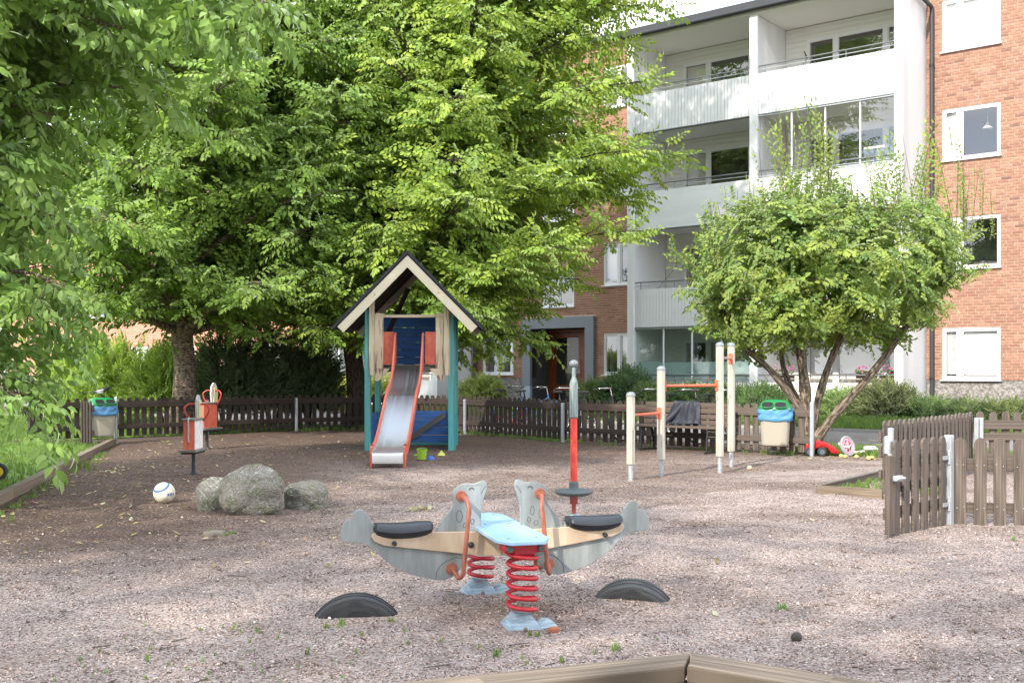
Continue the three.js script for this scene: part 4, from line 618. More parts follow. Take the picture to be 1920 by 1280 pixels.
// ---------- seal seesaw ----------
{
  const ang = Math.atan2(.257, .966), S = thing('spring_seesaw', 'spring seesaw with two grey seals facing a pale blue platform', 'seesaw', [-.11, 0, -6.53], ang);   // local x along the seals, z towards the viewer
  const sealOut = [[-.904, .478], [-.885, .533], [-.845, .545], [-.832, .552], [-.843, .572], [-.81, .596], [-.777, .592], [-.744, .55], [-.715, .505], [-.66, .462], [-.5, .44], [-.372, .445], [-.308, .524], [-.256, .59], [-.246, .629], [-.25, .681], [-.222, .714], [-.175, .732], [-.117, .73], [-.064, .748], [-.046, .732], [-.044, .697], [-.064, .635], [-.076, .584], [-.08, .47], [-.084, .413], [-.111, .357], [-.146, .308], [-.175, .269], [-.227, .203], [-.285, .172], [-.343, .169], [-.428, .188], [-.514, .217], [-.598, .26], [-.666, .313], [-.721, .366], [-.777, .4], [-.849, .413], [-.9, .42]];
  const grime = (lo, hi, s) => tex(512, 512, (u, v) => mixc(lo, hi, Math.min(1, Math.max(0, fbm(u * 7, v * 1.6, 0, 4, s) * 1.6 - .3 + .25 * (vn(u * 70, v * 9, 0, s) - .5)))), { repeat: [1.1, 1.4] });
  const sealMat = std([1, 1, 1], { map: grime([116, 121, 118], [164, 170, 170], 141), roughness: .55 }), edge = std([.07, .075, .08]), beige = std([1, 1, 1], { map: grime([176, 152, 126], [208, 188, 162], 142), roughness: .5 }), seatMat = std([.028, .032, .04], { roughness: .42, bumpMap: bumpA, bumpScale: .001 }), copper = std([1, 1, 1], { map: noiseMap([142, 78, 58], [178, 112, 88], 14, 143), roughness: .45 }), black = std([.03, .03, .032], { roughness: .5 });
  const red = std([1, 1, 1], { map: noiseMap([150, 22, 34], [186, 40, 50], 10, 144), roughness: .42 }), plat = std([1, 1, 1], { map: grime([142, 178, 204], [172, 204, 226], 145), roughness: .4 }), foot = std([1, 1, 1], { map: noiseMap([120, 138, 148], [160, 178, 188], 10, 146), roughness: .7, metalness: .1 });
  for (const k of [-1, 1]) { // k = -1 left seal, +1 right seal
    const out = sealOut.map(([x, y]) => [k < 0 ? x : -x + .085, y]);
    const sp = part(S, 'seal_panel', plate(out, .022, .003, [], true), sealMat); if (k > 0) sp.userData.label = 'grey seal panel facing left'; else sp.userData.label = 'grey seal panel facing right';
    const X = (x) => k < 0 ? x : -x + .085;
    // engraved eye, whisker and spot lines as fine raised beads
    const ring = (x, y, rx, ry, r = .0016) => { const p = []; for (let i = 0; i < 20; i++) { const a = i / 20 * 6.283; p.push(V(X(x) + Math.cos(a) * rx, y + Math.sin(a) * ry, .0112)); } return tube(p, r, 36, 5, true); };
    part(sp, 'spot', ring(-.212, .54, .018, .034), edge); part(sp, 'spot', ring(-.132, .506, .01, .015), edge); part(sp, 'spot', ring(-.152, .56, .012, .026), edge); part(sp, 'spot', ring(-.176, .485, .012, .014), edge);
    part(sp, 'eye', tube([V(X(-.155), .694, .0115), V(X(-.14), .706, .0115), V(X(-.122), .698, .0115)], .003, 12, 5), edge);
    part(sp, 'mouth_line', tube([V(X(-.05), .715, .0115), V(X(-.07), .69, .0115), V(X(-.08), .668, .0115)], .0015, 12, 5), edge);
    part(sp, 'flipper_line', tube([V(X(-.17), .286, .0115), V(X(-.24), .296, .0115), V(X(-.31), .265, .0115), V(X(-.345), .225, .0115), V(X(-.352), .18, .0115)], .0016, 24, 5), edge);
    for (const s of [1, -1]) {
      part(S, 'beam', plate([[-.735, .44], [-.73, .458], [-.705, .466], [-.1, .448], [.05, .44], [.05, .302], [-.06, .302], [-.4, .35], [-.66, .388], [-.715, .412]].map(([x, y]) => [X(x), y]), .022, .004), beige, [0, 0, s * .0235]);
      part(S, 'bolt', new THREE.SphereGeometry(.019, 14, 8, 0, 6.284, 0, 1.57).rotateX(s * PI / 2), black, [X(-.146), .372, s * .034]);
      // bent grab handle
      part(S, 'handle', bent([V(X(-.198), .655, s * .012), V(X(-.188), .65, s * .1), V(X(-.178), .6, s * .13), V(X(-.215), .21, s * .13), V(X(-.235), .19, s * .1), V(X(-.257), .232, s * .012)], .0135, 10, .03), copper);
      for (const [x, y] of [[-.2, .66], [-.259, .234]]) part(S, 'handle_flange', new THREE.CylinderGeometry(.03, .033, .012, 20).rotateX(PI / 2), copper, [X(x), y, s * .018]);
    }
    { // moulded saddle
      const n = 24, m = 14, pos = [], idx = []; for (let i = 0; i <= n; i++) for (let j = 0; j <= m; j++) { const u = i / n, a = (j / m) * 2 * PI, e = i === 0 || i === n ? .002 : Math.pow(Math.sin(PI * Math.min(1, Math.max(0, .02 + .96 * u))), .17), top = .512 + .024 * Math.pow(Math.abs(u - .45) * 2, 2.2) + (u > .75 ? -.012 * (u - .75) * 4 : 0), bot = .418 + .022 * Math.pow(Math.abs(u - .5) * 2, 3), cy = (top + bot) / 2, ry = (top - bot) / 2 * e, rz = .092 * e, c = Math.cos(a), s = Math.sin(a); const sy = Math.sign(s) * Math.pow(Math.abs(s), .7), cz = Math.sign(c) * Math.pow(Math.abs(c), .6); pos.push(X(lerp(-.725, -.365, u)), cy + sy * ry, cz * rz * (s < 0 ? .72 - .2 * Math.abs(s) : 1)); }
      for (let i = 0; i < n; i++) for (let j = 0; j < m; j++) { const a = i * (m + 1) + j, b = a + m + 1; idx.push(...(k < 0 ? [a, b, a + 1, a + 1, b, b + 1] : [a, a + 1, b, a + 1, b + 1, b])); }
      const g = new THREE.BufferGeometry(); g.setAttribute('position', new THREE.Float32BufferAttribute(pos, 3)); g.setIndex(idx); g.computeVertexNormals(); const seat = part(S, 'seat', g, seatMat);
      part(seat, 'seat_bolt', rod(V(X(-.604), .4, -.06), V(X(-.604), .4, .06), .014), black);
    }
  }
  // platform: long octagon that runs from the front spring to the back one
  const oct = [[-.1, -.62], [.1, -.62], [.155, -.5], [.155, .5], [.1, .62], [-.1, .62], [-.155, .5], [-.155, -.5]].map(([x, y]) => [x, y]);
  const pg = plate(oct, .022, .005); pg.rotateX(-PI / 2); const P = part(S, 'platform', pg, plat, [.04, .462, .0]);
  for (const [x, z] of [[-.08, .5], [.08, .5], [-.08, -.5], [.08, -.5], [-.1, -.12], [.1, -.12], [-.07, -.09], [.07, -.09]]) part(P, 'screw', new THREE.CylinderGeometry(.007, .007, .004, 10), std([.3, .32, .34], { metalness: .6 }), [x, .012, z]);
  for (const zc of [.5, -.5]) {
    const sp = []; for (let i = 0; i <= 150; i++) { const t = i / 150, a = t * 5.5 * 2 * PI + .6, R = .079; sp.push(V(.04 + Math.cos(a) * R, .085 + t * .31, zc + Math.sin(a) * R)); }
    part(S, 'spring', tube(sp, .0125, 240, 9), red).userData.label = zc > 0 ? 'front red coil spring' : 'rear red coil spring';
    const br = part(S, 'spring_bracket', merge([box(.24, .05, .12, .04, .425, zc, .012), box(.12, .03, .12, .04, .4, zc, .01)]), red);
    for (const q of [-.09, .09]) part(br, 'bracket_bolt', rod(V(.04 + q, .425, zc + .058), V(.04 + q, .425, zc + .078), .02, .018), std([.09, .1, .1]));
    const w = new THREE.CylinderGeometry(.06, .16, .1, 4, 1); w.rotateY(PI / 4); w.scale(1, 1, 1.0); w.translate(.03, .015, zc);
    const f = part(S, 'anchor_foot', merge([w, (() => { const q = new THREE.CylinderGeometry(.02, .1, .08, 4, 1); q.rotateY(PI / 4); q.scale(1.6, 1, 1); q.translate(.16, -.01, zc + .03); return q; })()]), foot);
    part(f, 'anchor_bolt', new THREE.SphereGeometry(.013, 10, 8), std([.2, .14, .1]), [.02, .0, zc + .14]);
  }
}
// ---------- half-buried tyres ----------
function tyre(label, x, d, turn, R = .285, W = .15, h = .14, tilt = 0) {
  const t = thing('tyre', label, 'tyre', [x, gh(x, -d), -d], turn, 'half-buried tyres'), pr = [], y0 = h - R;
  for (const [r, z] of [[R - .15, -.05], [R - .1, -.07], [R - .045, -.072], [R - .015, -.068], [R - .004, -.055], [R, -.03], [R, .03], [R - .004, .055], [R - .015, .068], [R - .045, .072], [R - .1, .07], [R - .15, .05]]) pr.push([r, z]);
  const g = lathe(pr, 96); g.rotateX(PI / 2); g.translate(0, y0, 0);
  const rub = std([1, 1, 1], { map: noiseMap([34, 36, 38], [64, 66, 68], 20, 151), roughness: .72, bumpMap: bumpA, bumpScale: .002, side: THREE.DoubleSide });
  const b = part(t, 'tyre_body', g, rub); const ribs = [];
  for (let i = 0; i < 84; i++) for (const s of [-1, 1]) { const q = box(.006, .02, .012, 0, R - .016, s * .062); q.rotateZ(i / 84 * 6.283); q.translate(0, y0, 0); ribs.push(q); }
  const tr = part(t, 'tread', merge(ribs), rub); tr.userData.kind = 'stuff';
  for (const z of [-.02, .02]) { const c = new THREE.TorusGeometry(R + .001, .0035, 5, 80); c.translate(0, y0, z); part(t, 'tread_rib', c, std([.02, .02, .022])); }
  t.rotation.x = tilt; return t;
}
tyre('black half-buried tyre left of the front spring', -.9, 6.3, .12, .285, .15, .125, .12);
tyre('black half-buried tyre right of the front spring', .75, 6.74, -.2, .275, .15, .105, .3);
// ---------- spinner pole ----------
{
  const T = thing('spinner_pole', 'red and grey spinner pole with a round foot disc', 'spinner', [.56, gh(.56, -9.9), -9.9]);
  const red = std([1, 1, 1], { map: noiseMap([196, 52, 42], [222, 82, 66], 8, 161), roughness: .42 }), grey = std([1, 1, 1], { map: noiseMap([98, 112, 110], [146, 158, 156], 16, 162), roughness: .6 }), dk = std([.085, .105, .105], { roughness: .55 });
  part(T, 'base_cone', lathe([[.098, -.03], [.094, .02], [.068, .1], [.06, .115], [.055, .12], [0, .12]], 28), galv);
  part(T, 'spindle', lathe([[.02, .1], [.02, .2], [.036, .205], [.036, .285]], 20), std([.32, .06, .045], { roughness: .5 }));
  part(T, 'foot_disc', lathe([[.0, .272], [.06, .274], [.14, .288], [.172, .305], [.176, .318], [.168, .33], [.1, .338], [.045, .345], [.042, .36], [.042, .4], [.036, .412], [0, .412]], 48), dk);
  part(T, 'red_tube', lathe([[.031, .41], [.0315, .7], [.0315, .985]], 24), red);
  part(T, 'grip_sleeve', lathe([[.0, .98], [.0375, .982], [.038, 1.0], [.038, 1.29], [.034, 1.315], [.018, 1.35], [.0175, 1.36]], 28), grey);
  part(T, 'neck', lathe([[.0175, 1.35], [.0175, 1.45]], 16), grey);
  part(T, 'knob', new THREE.SphereGeometry(.043, 24, 16).scale(1, .82, 1), std([.17, .19, .19], { roughness: .45 }), [0, 1.475, 0]);
}
// ---------- pull-up bars ----------
{
  const T = thing('pull_up_bars', 'four pale timber posts of rising height joined by orange bars', 'pull-up bars', [0, 0, 0]);
  const pts = [[1.5, 13.8, 1.12], [1.98, 14.5, 1.45], [2.86, 15.03, 1.78], [3.21, 16.0, 1.8]], or = std([1, 1, 1], { map: noiseMap([206, 92, 60], [226, 118, 84], 10, 171), roughness: .4 }), cap = std([.22, .24, .25], { roughness: .5 });
  const pale = worn([[196, 192, 178], [172, 167, 152], [150, 142, 130], [84, 76, 68], .64, 172]);
  const face = (h) => { const s = []; for (let i = 0; i < 8; i++) { const a = i / 8 * 6.283 + .39; s.push([Math.cos(a) * .056, Math.sin(a) * .056]); } const g = plate(s, h, .006); g.rotateX(-PI / 2); const P = g.attributes.position, uv = g.attributes.uv; for (let i = 0; i < P.count; i++) uv.setXY(i, Math.atan2(P.getZ(i), P.getX(i)) / 3, P.getY(i) / 1.2); return g; };
  for (const [x, d, h] of pts) {
    const foot = .22, hh = h - foot - .03, p = part(T, 'post', face(hh), pale.v, [x, foot + hh / 2, -d]); p.rotation.y = x;
    part(p, 'groove', box(.012, hh - .04, .006, 0, 0, .0535), std([.2, .18, .16]));
    part(T, 'steel_foot', rod(V(x, -.1, -d), V(x, foot + .02, -d), .032), galv); part(T, 'post_cap', lathe([[0, .045], [.035, .04], [.055, .022], [.06, 0], [.06, -.012]], 20), cap, [x, foot + hh, -d]);
  }
  const barAt = (i, j, y, m) => { const a = V(pts[i][0], y, -pts[i][1]), b = V(pts[j][0], y, -pts[j][1]), u = b.clone().sub(a).normalize(); part(T, 'bar', rod(a.clone().addScaledVector(u, .04), b.clone().addScaledVector(u, -.04), .018), m); for (const [p, s] of [[a, 1], [b, -1]]) { const q = p.clone().addScaledVector(u, s * .06), f = part(T, 'bar_flange', new RoundedBoxGeometry(.012, .15, .06, 2, .005), or, q.toArray()); f.rotation.y = Math.atan2(-u.z, u.x); } };
  barAt(0, 1, .84, or); barAt(1, 2, 1.2, or); barAt(2, 3, 1.58, std([.42, .3, .24], { roughness: .5 }));
}
// ---------- playhouse with slide ----------
{
  const T = thing('playhouse', 'gabled timber playhouse with turquoise posts, blue planks and steel slide', 'playhouse', [-1.8, 0, -19.9]);   // local z towards the viewer, front posts at z = .7
  const teal = worn([[62, 152, 150], [96, 180, 174], [150, 140, 124], [92, 84, 76], .7, 181]), blue = worn([[60, 110, 180], [84, 138, 204], [110, 112, 116], [66, 62, 60], .76, 182]), creamW = worn([[222, 208, 178], [204, 188, 156], [150, 132, 112], [118, 102, 86], .66, 183]), creamOk = worn([[226, 216, 190], [212, 200, 170], [170, 154, 130], [120, 104, 88], .78, 184]);
  const felt = std([1, 1, 1], { map: noiseMap([44, 46, 52], [66, 68, 76], 30, 185), bumpMap: bumpA, bumpScale: .004, roughness: .95 }), coral = std([1, 1, 1], { map: noiseMap([196, 92, 70], [216, 118, 94], 7, 186), roughness: .5 }), dkWood = wood([92, 78, 66], [52, 44, 38], 187);
  const px = .73, zf = .7, zb = -.7;
  for (const sx of [-1, 1]) for (const z of [zf, zb]) part(T, 'post', merge([box(.1, 2.5, .1, 0, 1.25, 0, .008)]), teal.v, [sx * px, -.03, z]);
  for (const sx of [-1, 1]) part(T, 'corner_board', box(.022, 2.45, .1, 0, 1.2, 0), teal.v, [sx * (px + .064), 0, zf - .13]);
  // gable roof: two slopes of boards under felt
  const ridge = 3.4, run = 1.22, eave = 2.16, sl = Math.hypot(run, ridge - eave), ang = Math.atan2(ridge - eave, run), z0 = -1.1, z1 = 1.1;
  for (const s of [-1, 1]) {
    const g = grp(T, 'roof_slope'); g.position.set(s * run / 2, (ridge + eave) / 2, 0); g.rotation.z = -s * ang;
    part(g, 'felt', box(sl + .09, .045, z1 - z0 + .06, s * .025, .032, 0), felt);
    for (let i = 0; i < 9; i++) part(g, 'roof_board', box(sl / 9 - .008, .02, z1 - z0 - .02, -sl / 2 + sl / 9 * (i + .5), -.004, 0), dkWood.v);
    for (const z of [z1 - .014, z0 + .014]) part(g, 'barge_board', plate([[-sl / 2 + .01, -.01], [-sl / 2 + .01, -.155], [sl / 2 - .155, -.155], [sl / 2 - .01, -.01]].map(([x, y]) => [s * -x, y]).map(([x, y]) => [x, y]), .026, .003), creamOk.h, [0, 0, z + Math.sign(z) * .016]);
    for (const z of [.45, -.1, -.65]) part(g, 'rafter', box(sl - .16, .08, .04, 0, -.056, z), dkWood.h);
  }
  part(T, 'ridge_cap', merge([bar(V(-.05, ridge + .0, z0 - .01), V(-.05, ridge + .0, z1 + .01), .13, .012), bar(V(.05, ridge, z0 - .01), V(.05, ridge, z1 + .01), .13, .012)].map((g, i) => { g.translate(i ? -.05 : .05, -ridge, 0); g.rotateZ(i ? -ang : ang); g.translate(i ? .04 : -.04, ridge, 0); return g; })), felt);
  // front frame: worn boards beside the slide mouth
  part(T, 'front_beam', box(1.3, .05, .07, 0, 2.36, zf + .0, .006), creamW.h);
  for (const s of [-1, 1]) {
    part(T, 'front_post_board', box(.095, 1.36, .03, s * .655, 2.0, zf + .068, .004), creamW.v);
    part(T, 'side_board', box(.15, .98, .028, s * .535, 1.92, zf + .02, .004), creamW.v);
    part(T, 'bracket_board', plate([[0, 0], [.26, 0], [.06, -.22], [0, -.22]].map(([x, y]) => [s < 0 ? x : -x, y]), .028, .003), creamW.v, [s * .6, 1.44, zf + .022]);
    part(T, 'mouth_panel', box(.29, .56, .016, s * .42, 1.79, zf + .0), coral);
    part(T, 'mouth_panel_trim', box(.29, .018, .024, s * .42, 2.075, zf + .0), coral);
    // upper side walls in blue planks, lower ones in teal
    for (let i = 0; i < 6; i++) part(T, 'plank', box(.022, .135, 1.28, s * (px + .0), 1.5 + .142 * (i + .5), 0), blue.v);
    for (let i = 0; i < 4; i++) part(T, 'plank', box(.022, .14, 1.28, s * (px + .0), .04 + .15 * (i + .5), 0), blue.v);
    part(T, 'side_rail', box(.04, .08, 1.3, s * (px + .034), 1.43, 0), teal.v);
  }
  part(T, 'platform_beam', box(1.36, .1, .045, 0, 1.43, zf - .055, .006), greyWood.h); part(T, 'platform_beam', box(1.36, .1, .045, 0, 1.43, zb + .055, .006), greyWood.h);
  for (let i = 0; i < 9; i++) part(T, 'deck_board', box(1.36, .026, .13, 0, 1.495, zb + .12 + i * .145), greyWood.h);
  // back walls
  for (let i = 0; i < 6; i++) part(T, 'plank', box(1.36, .132, .024, 0, 1.52 + .139 * (i + .5), zb + .0, .004), blue.h);
  part(T, 'back_top_plank', box(1.36, .1, .03, 0, 2.37, zb, .004), blue.h);
  for (let i = 0; i < 4; i++) part(T, 'plank', box(1.3, .142, .024, 0, .05 + .15 * (i + .5), zb + .06, .004), blue.h);
  part(T, 'sill_board', box(1.32, .05, .06, 0, .035, zb + .07), teal.h);
  for (const s of [-1, 1]) part(T, 'lower_stud', box(.07, .64, .03, s * .62, .36, zb + .088), s > 0 ? blue.v : greyWood.v);
  const br = part(T, 'diagonal_brace', box(.78, .1, .026, .2, .36, zb + .12, .003), greyWood.h); br.rotation.z = 0; br.geometry.translate(-.2, -.36, 0); br.position.set(.22, .36, 0); br.rotation.z = .6;
  part(T, 'diagonal_brace', bar(V(-.56, 2.05, zb + .03), V(-.15, 2.95, zb + .03), .04, .09), dkWood.h);
  // slide
  const SL = grp(T, 'slide'), cy = [[.72, 1.5], [.83, 1.49], [1.0, 1.43], [1.62, 1.1], [1.78, 1.055], [1.98, 1.01], [2.14, .94], [3.1, .46], [3.42, .315], [3.62, .245], [3.8, .222], [4.05, .215]];
  const curve = new THREE.CatmullRomCurve3(cy.map(([z, y]) => V(0, y, z)), false, 'centripetal'), pts = curve.getPoints(90), hw = .225;
  { const pos = [], uv = [], idx = [], xs = [[-hw, .05], [-hw, .012], [-hw + .012, 0], [-hw * .5, -.004], [0, -.006], [hw * .5, -.004], [hw - .012, 0], [hw, .012], [hw, .05]], all = [...pts, V(0, .2, 4.085), V(0, .165, 4.1), V(0, .06, 4.1)];
    all.forEach((p, i) => xs.forEach(([x, y]) => { const end = i >= pts.length; pos.push(x, p.y + (end ? 0 : y), p.z); uv.push(x, i / 90 * 3.6); }));
    const w = xs.length; for (let i = 0; i < all.length - 1; i++) for (let k = 0; k < w - 1; k++) { const a = i * w + k; idx.push(a, a + w, a + 1, a + 1, a + w, a + w + 1); }
    const g = new THREE.BufferGeometry(); g.setAttribute('position', new THREE.Float32BufferAttribute(pos, 3)); g.setAttribute('uv', new THREE.Float32BufferAttribute(uv, 2)); g.setIndex(idx); g.computeVertexNormals();
    part(SL, 'chute', g, std([.72, .72, .73], { metalness: 1, roughness: .42, roughnessMap: tex(256, 256, (u, v) => [0, 150 + 105 * fbm(u * 30, v * 3, 0, 4, 188), 0], { srgb: false, repeat: [2, .4] }), side: THREE.DoubleSide })); }
  for (const s of [-1, 1]) { // side cheek: tall fin at the mouth, foot at the run-out
    const up = pts.map((p) => [p.z, p.y + .1 + .46 * Math.pow(sm(1.28, .74, p.z), 1.2)]), lo = pts.map((p) => [p.z, Math.max(.02, p.y - .055)]).reverse();
    const o = [...up.filter((_, i) => i % 3 === 0 || i === 90), [4.1, .29], [4.13, .2], [4.11, .0], [4.02, -.02], [3.93, .08], ...lo.filter((_, i) => i > 4 && i % 3 === 0)];
    const g = plate(o.map(([z, y]) => [-z, y]), .03, .007); g.rotateY(PI / 2); part(SL, 'side_cheek', g, coral, [s * (hw + .017), 0, 0]);
    part(SL, 'top_rim', tube(up.filter((_, i) => i % 4 === 0).map(([z, y]) => V(s * (hw + .017), y, z)), .02, 60, 8), coral);
  }
}
// ---------- spring riders ----------
function rider(label, x, d, turn, headCol, redSides = false) {
  const T = thing('spring_rider', label, 'spring rider', [x, gh(x, -d), -d], turn, 'box-bodied horse riders'); // rider faces local -z, tail towards +z
  const coral = std([1, 1, 1], { map: noiseMap([196, 88, 66], [216, 114, 90], 7, 191), roughness: .5 }), white = std([1, 1, 1], { map: noiseMap([200, 200, 196], [228, 228, 224], 7, 192), roughness: .6 }), red = std([.45, .045, .03], { roughness: .4 }), rub = std([.03, .03, .03], { roughness: .7 });
  part(T, 'post', lathe([[.1, -.02], [.07, .01], [.028, .05], [.026, .36]], 18), rub);
  part(T, 'foot_board', box(.27, .035, .6, 0, .37, 0, .008), greyWood.v);
  part(T, 'under_plate', box(.2, .03, .5, 0, .338, 0), rub);
  for (const z of [.2, -.2]) for (const s of [-1, 1]) part(T, 'end_panel', box(.078, .42, .02, s * .041, .6, z), coral);
  for (const s of [-1, 1]) part(T, 'side_panel', box(.018, .42, .385, s * .072, .6, 0), s > 0 && !redSides ? white : coral);
  part(T, 'saddle', box(.2, .03, .46, 0, .826, 0.01, .012), greyWood.v);
  part(T, 'tail', tube([V(0, .85, .2), V(0, .83, .245), V(.0, .7, .235), V(-.005, .58, .225), V(0, .5, .222)], .014, 20, 8), std([.4, .38, .36]));
  part(T, 'head_board', plate([[-.09, .78], [.09, .78], [.1, .95], [.075, 1.1], [.03, 1.17], [-.03, 1.185], [-.1, 1.12], [-.12, 1.0]], .03, .005, [], false).rotateY(PI / 2), headCol, [0, 0, -.24]);
  part(T, 'head_panel', plate([[-.08, .84], [.05, .84], [.06, 1.0], [.02, 1.1], [-.06, 1.09]], .02, .004).rotateY(PI / 2), std([.62, .55, .3]), [.028, 0, -.25]);
  part(T, 'handlebar', bent([V(0, 1.04, -.24), V(-.13, 1.05, -.2), V(-.19, .99, -.17), V(-.17, .9, -.17), V(-.09, .79, -.19)], .013, 8, .05), red); part(T, 'handlebar', bent([V(0, 1.04, -.24), V(.13, 1.05, -.2), V(.19, .99, -.17), V(.17, .9, -.17), V(.09, .79, -.19)], .013, 8, .05), red);
  return T;
}
rider('box-bodied horse rider seen from behind near the ball, lower in view', -4.25, 14.57, -.02, std([.42, .41, .39])).scale.setScalar(.9);
rider('box-bodied horse rider standing farther back by the dark fence', -5.45, 19.5, -.3, std([.55, .5, .45]), true).scale.setScalar(1.0);
// ---------- boulders ----------
const stoneMap = noiseMap([186, 184, 178], [255, 254, 250], 40, 331, 3, 512);
function boulder(label, x, d, w, h, dep, seed, turn, lichen) {
  const g0 = new THREE.IcosahedronGeometry(1, 34); g0.deleteAttribute('uv'); g0.deleteAttribute('normal'); const g = mergeVertices(g0, 1e-4), P = g.attributes.position, col = [];
  for (let i = 0; i < P.count; i++) {
    const v = V(P.getX(i), P.getY(i), P.getZ(i)), n = (f, s) => vn3(v.x * f + 5, v.y * f + 7, v.z * f + seed, s) - .5;
    let k = 1 + .75 * n(.85, seed) + .2 * n(1.9, seed + 1) + .045 * n(5, seed + 2) + .02 * n(16, seed + 3) + .012 * n(40, seed + 4) - .05 * Math.pow(1 - Math.min(1, Math.abs(n(2.1, seed + 9)) * 6), 2);
    const sq = Math.pow(Math.abs(v.x), 2.6) + Math.pow(Math.abs(v.y), 2.6) + Math.pow(Math.abs(v.z), 2.6); k *= Math.pow(sq, -1 / 2.6) * .3 + .7;
    P.setXYZ(i, v.x * w / 2 * k, v.y * h * .62 * k + h * .36, v.z * dep / 2 * k);
    const t = vn3(v.x * 4, v.y * 4, v.z * 4 + 3, seed + 5), l = vn3(v.x * 9 + 3, v.y * 9, v.z * 9, seed + 6) * .6 + vn3(v.x * 26, v.y * 26, v.z * 26, seed + 7) * .4, moss = vn3(v.x * 3 + 9, v.y * 3, v.z * 3, seed + 8);
    let c = mixc([.19, .175, .15], [.35, .33, .29], t * .6 + .4 * vn3(v.x * 40, v.y * 40, v.z * 40, 9)); if (moss > .62) c = mixc(c, [.17, .2, .1], .45 * sm(.62, .7, moss)); c = mixc(c, [.42, .43, .4], sm(lichen, lichen + .05, l)); col.push(...c);
  }
  { const uv = []; for (let i = 0; i < P.count; i++) uv.push((P.getX(i) + P.getZ(i) * .6) * 3, (P.getY(i) + P.getZ(i) * .4) * 3); g.setAttribute('uv', new THREE.Float32BufferAttribute(uv, 2)); }
  g.setAttribute('color', new THREE.Float32BufferAttribute(col, 3)); g.computeVertexNormals();
  const T = thing('boulder', label, 'boulder', [x, gh(x, -d) - .03, -d], turn, 'boulders'); part(T, 'rock', g, std([1, 1, 1], { vertexColors: true, roughness: .95, map: stoneMap, bumpMap: bumpA, bumpScale: .012 })); return T;
}
boulder('largest smooth grey boulder in the middle of the rocks', -2.54, 10.75, .68, .45, .56, 301, .4, .7);
boulder('lichen-spotted boulder tucked behind the largest one', -2.95, 11.15, .52, .38, .46, 302, 1.2, .62);
boulder('smaller grey boulder on the right of the rocks', -2.14, 11.3, .54, .33, .46, 303, 2.0, .68);
{ const T = thing('boulder', 'small flat stone with weeds in the near gravel', 'stone', [-2.52, 0, -9.25], .3); const g = new THREE.IcosahedronGeometry(1, 3), P = g.attributes.position; for (let i = 0; i < P.count; i++) { const k = .8 + .5 * vn3(P.getX(i) * 2 + 4, P.getY(i) * 2, P.getZ(i) * 2, 5); P.setXYZ(i, P.getX(i) * .11 * k, Math.min(.045, P.getY(i) * .07 * k), P.getZ(i) * .08 * k); } g.computeVertexNormals(); part(T, 'rock', g, std([.2, .17, .13], { roughness: 1 })); }
// ---------- football ----------
{
  const R0 = .113, cv = (u, v) => { const th = (1 - v) * PI, ph = u * 2 * PI, x = -Math.sin(th) * Math.cos(ph), y = Math.cos(th), z = Math.sin(th) * Math.sin(ph); return [x, y, z]; };
  const n1 = V(-.25, .85, .48).normalize(), m = tex(512, 256, (u, v) => { const [x, y, z] = cv(u, v), d = x * n1.x + y * n1.y + z * n1.z, w = fbm(u * 20, v * 10, 20, 3, 5); let c = mixc([226, 220, 200], [200, 190, 164], sm(.4, .7, w)); if (d > .62 && d < .76) c = mixc([44, 84, 150], [70, 110, 170], w); else if (d > .8 && d < .83) c = [44, 84, 150]; if (x > .45 && Math.abs(y + .1) < .14 && (Math.floor(u * 64) % 3) && z > .2) c = mixc(c, [60, 90, 140], .8); const seam = Math.min(Math.abs(x * .8 + z * .6), Math.abs(d)); if (seam < .012) c = c.map((q) => q * .7); return c; });
  const b = part(scene, 'football', new THREE.SphereGeometry(R0, 40, 28), std([1, 1, 1], { map: m, roughness: .5 })); b.position.set(-3.7, gh(-3.7, -11.62) + R0 - .004, -11.62); tag(b, 'worn white football with a blue band beside the rocks', 'ball');
}
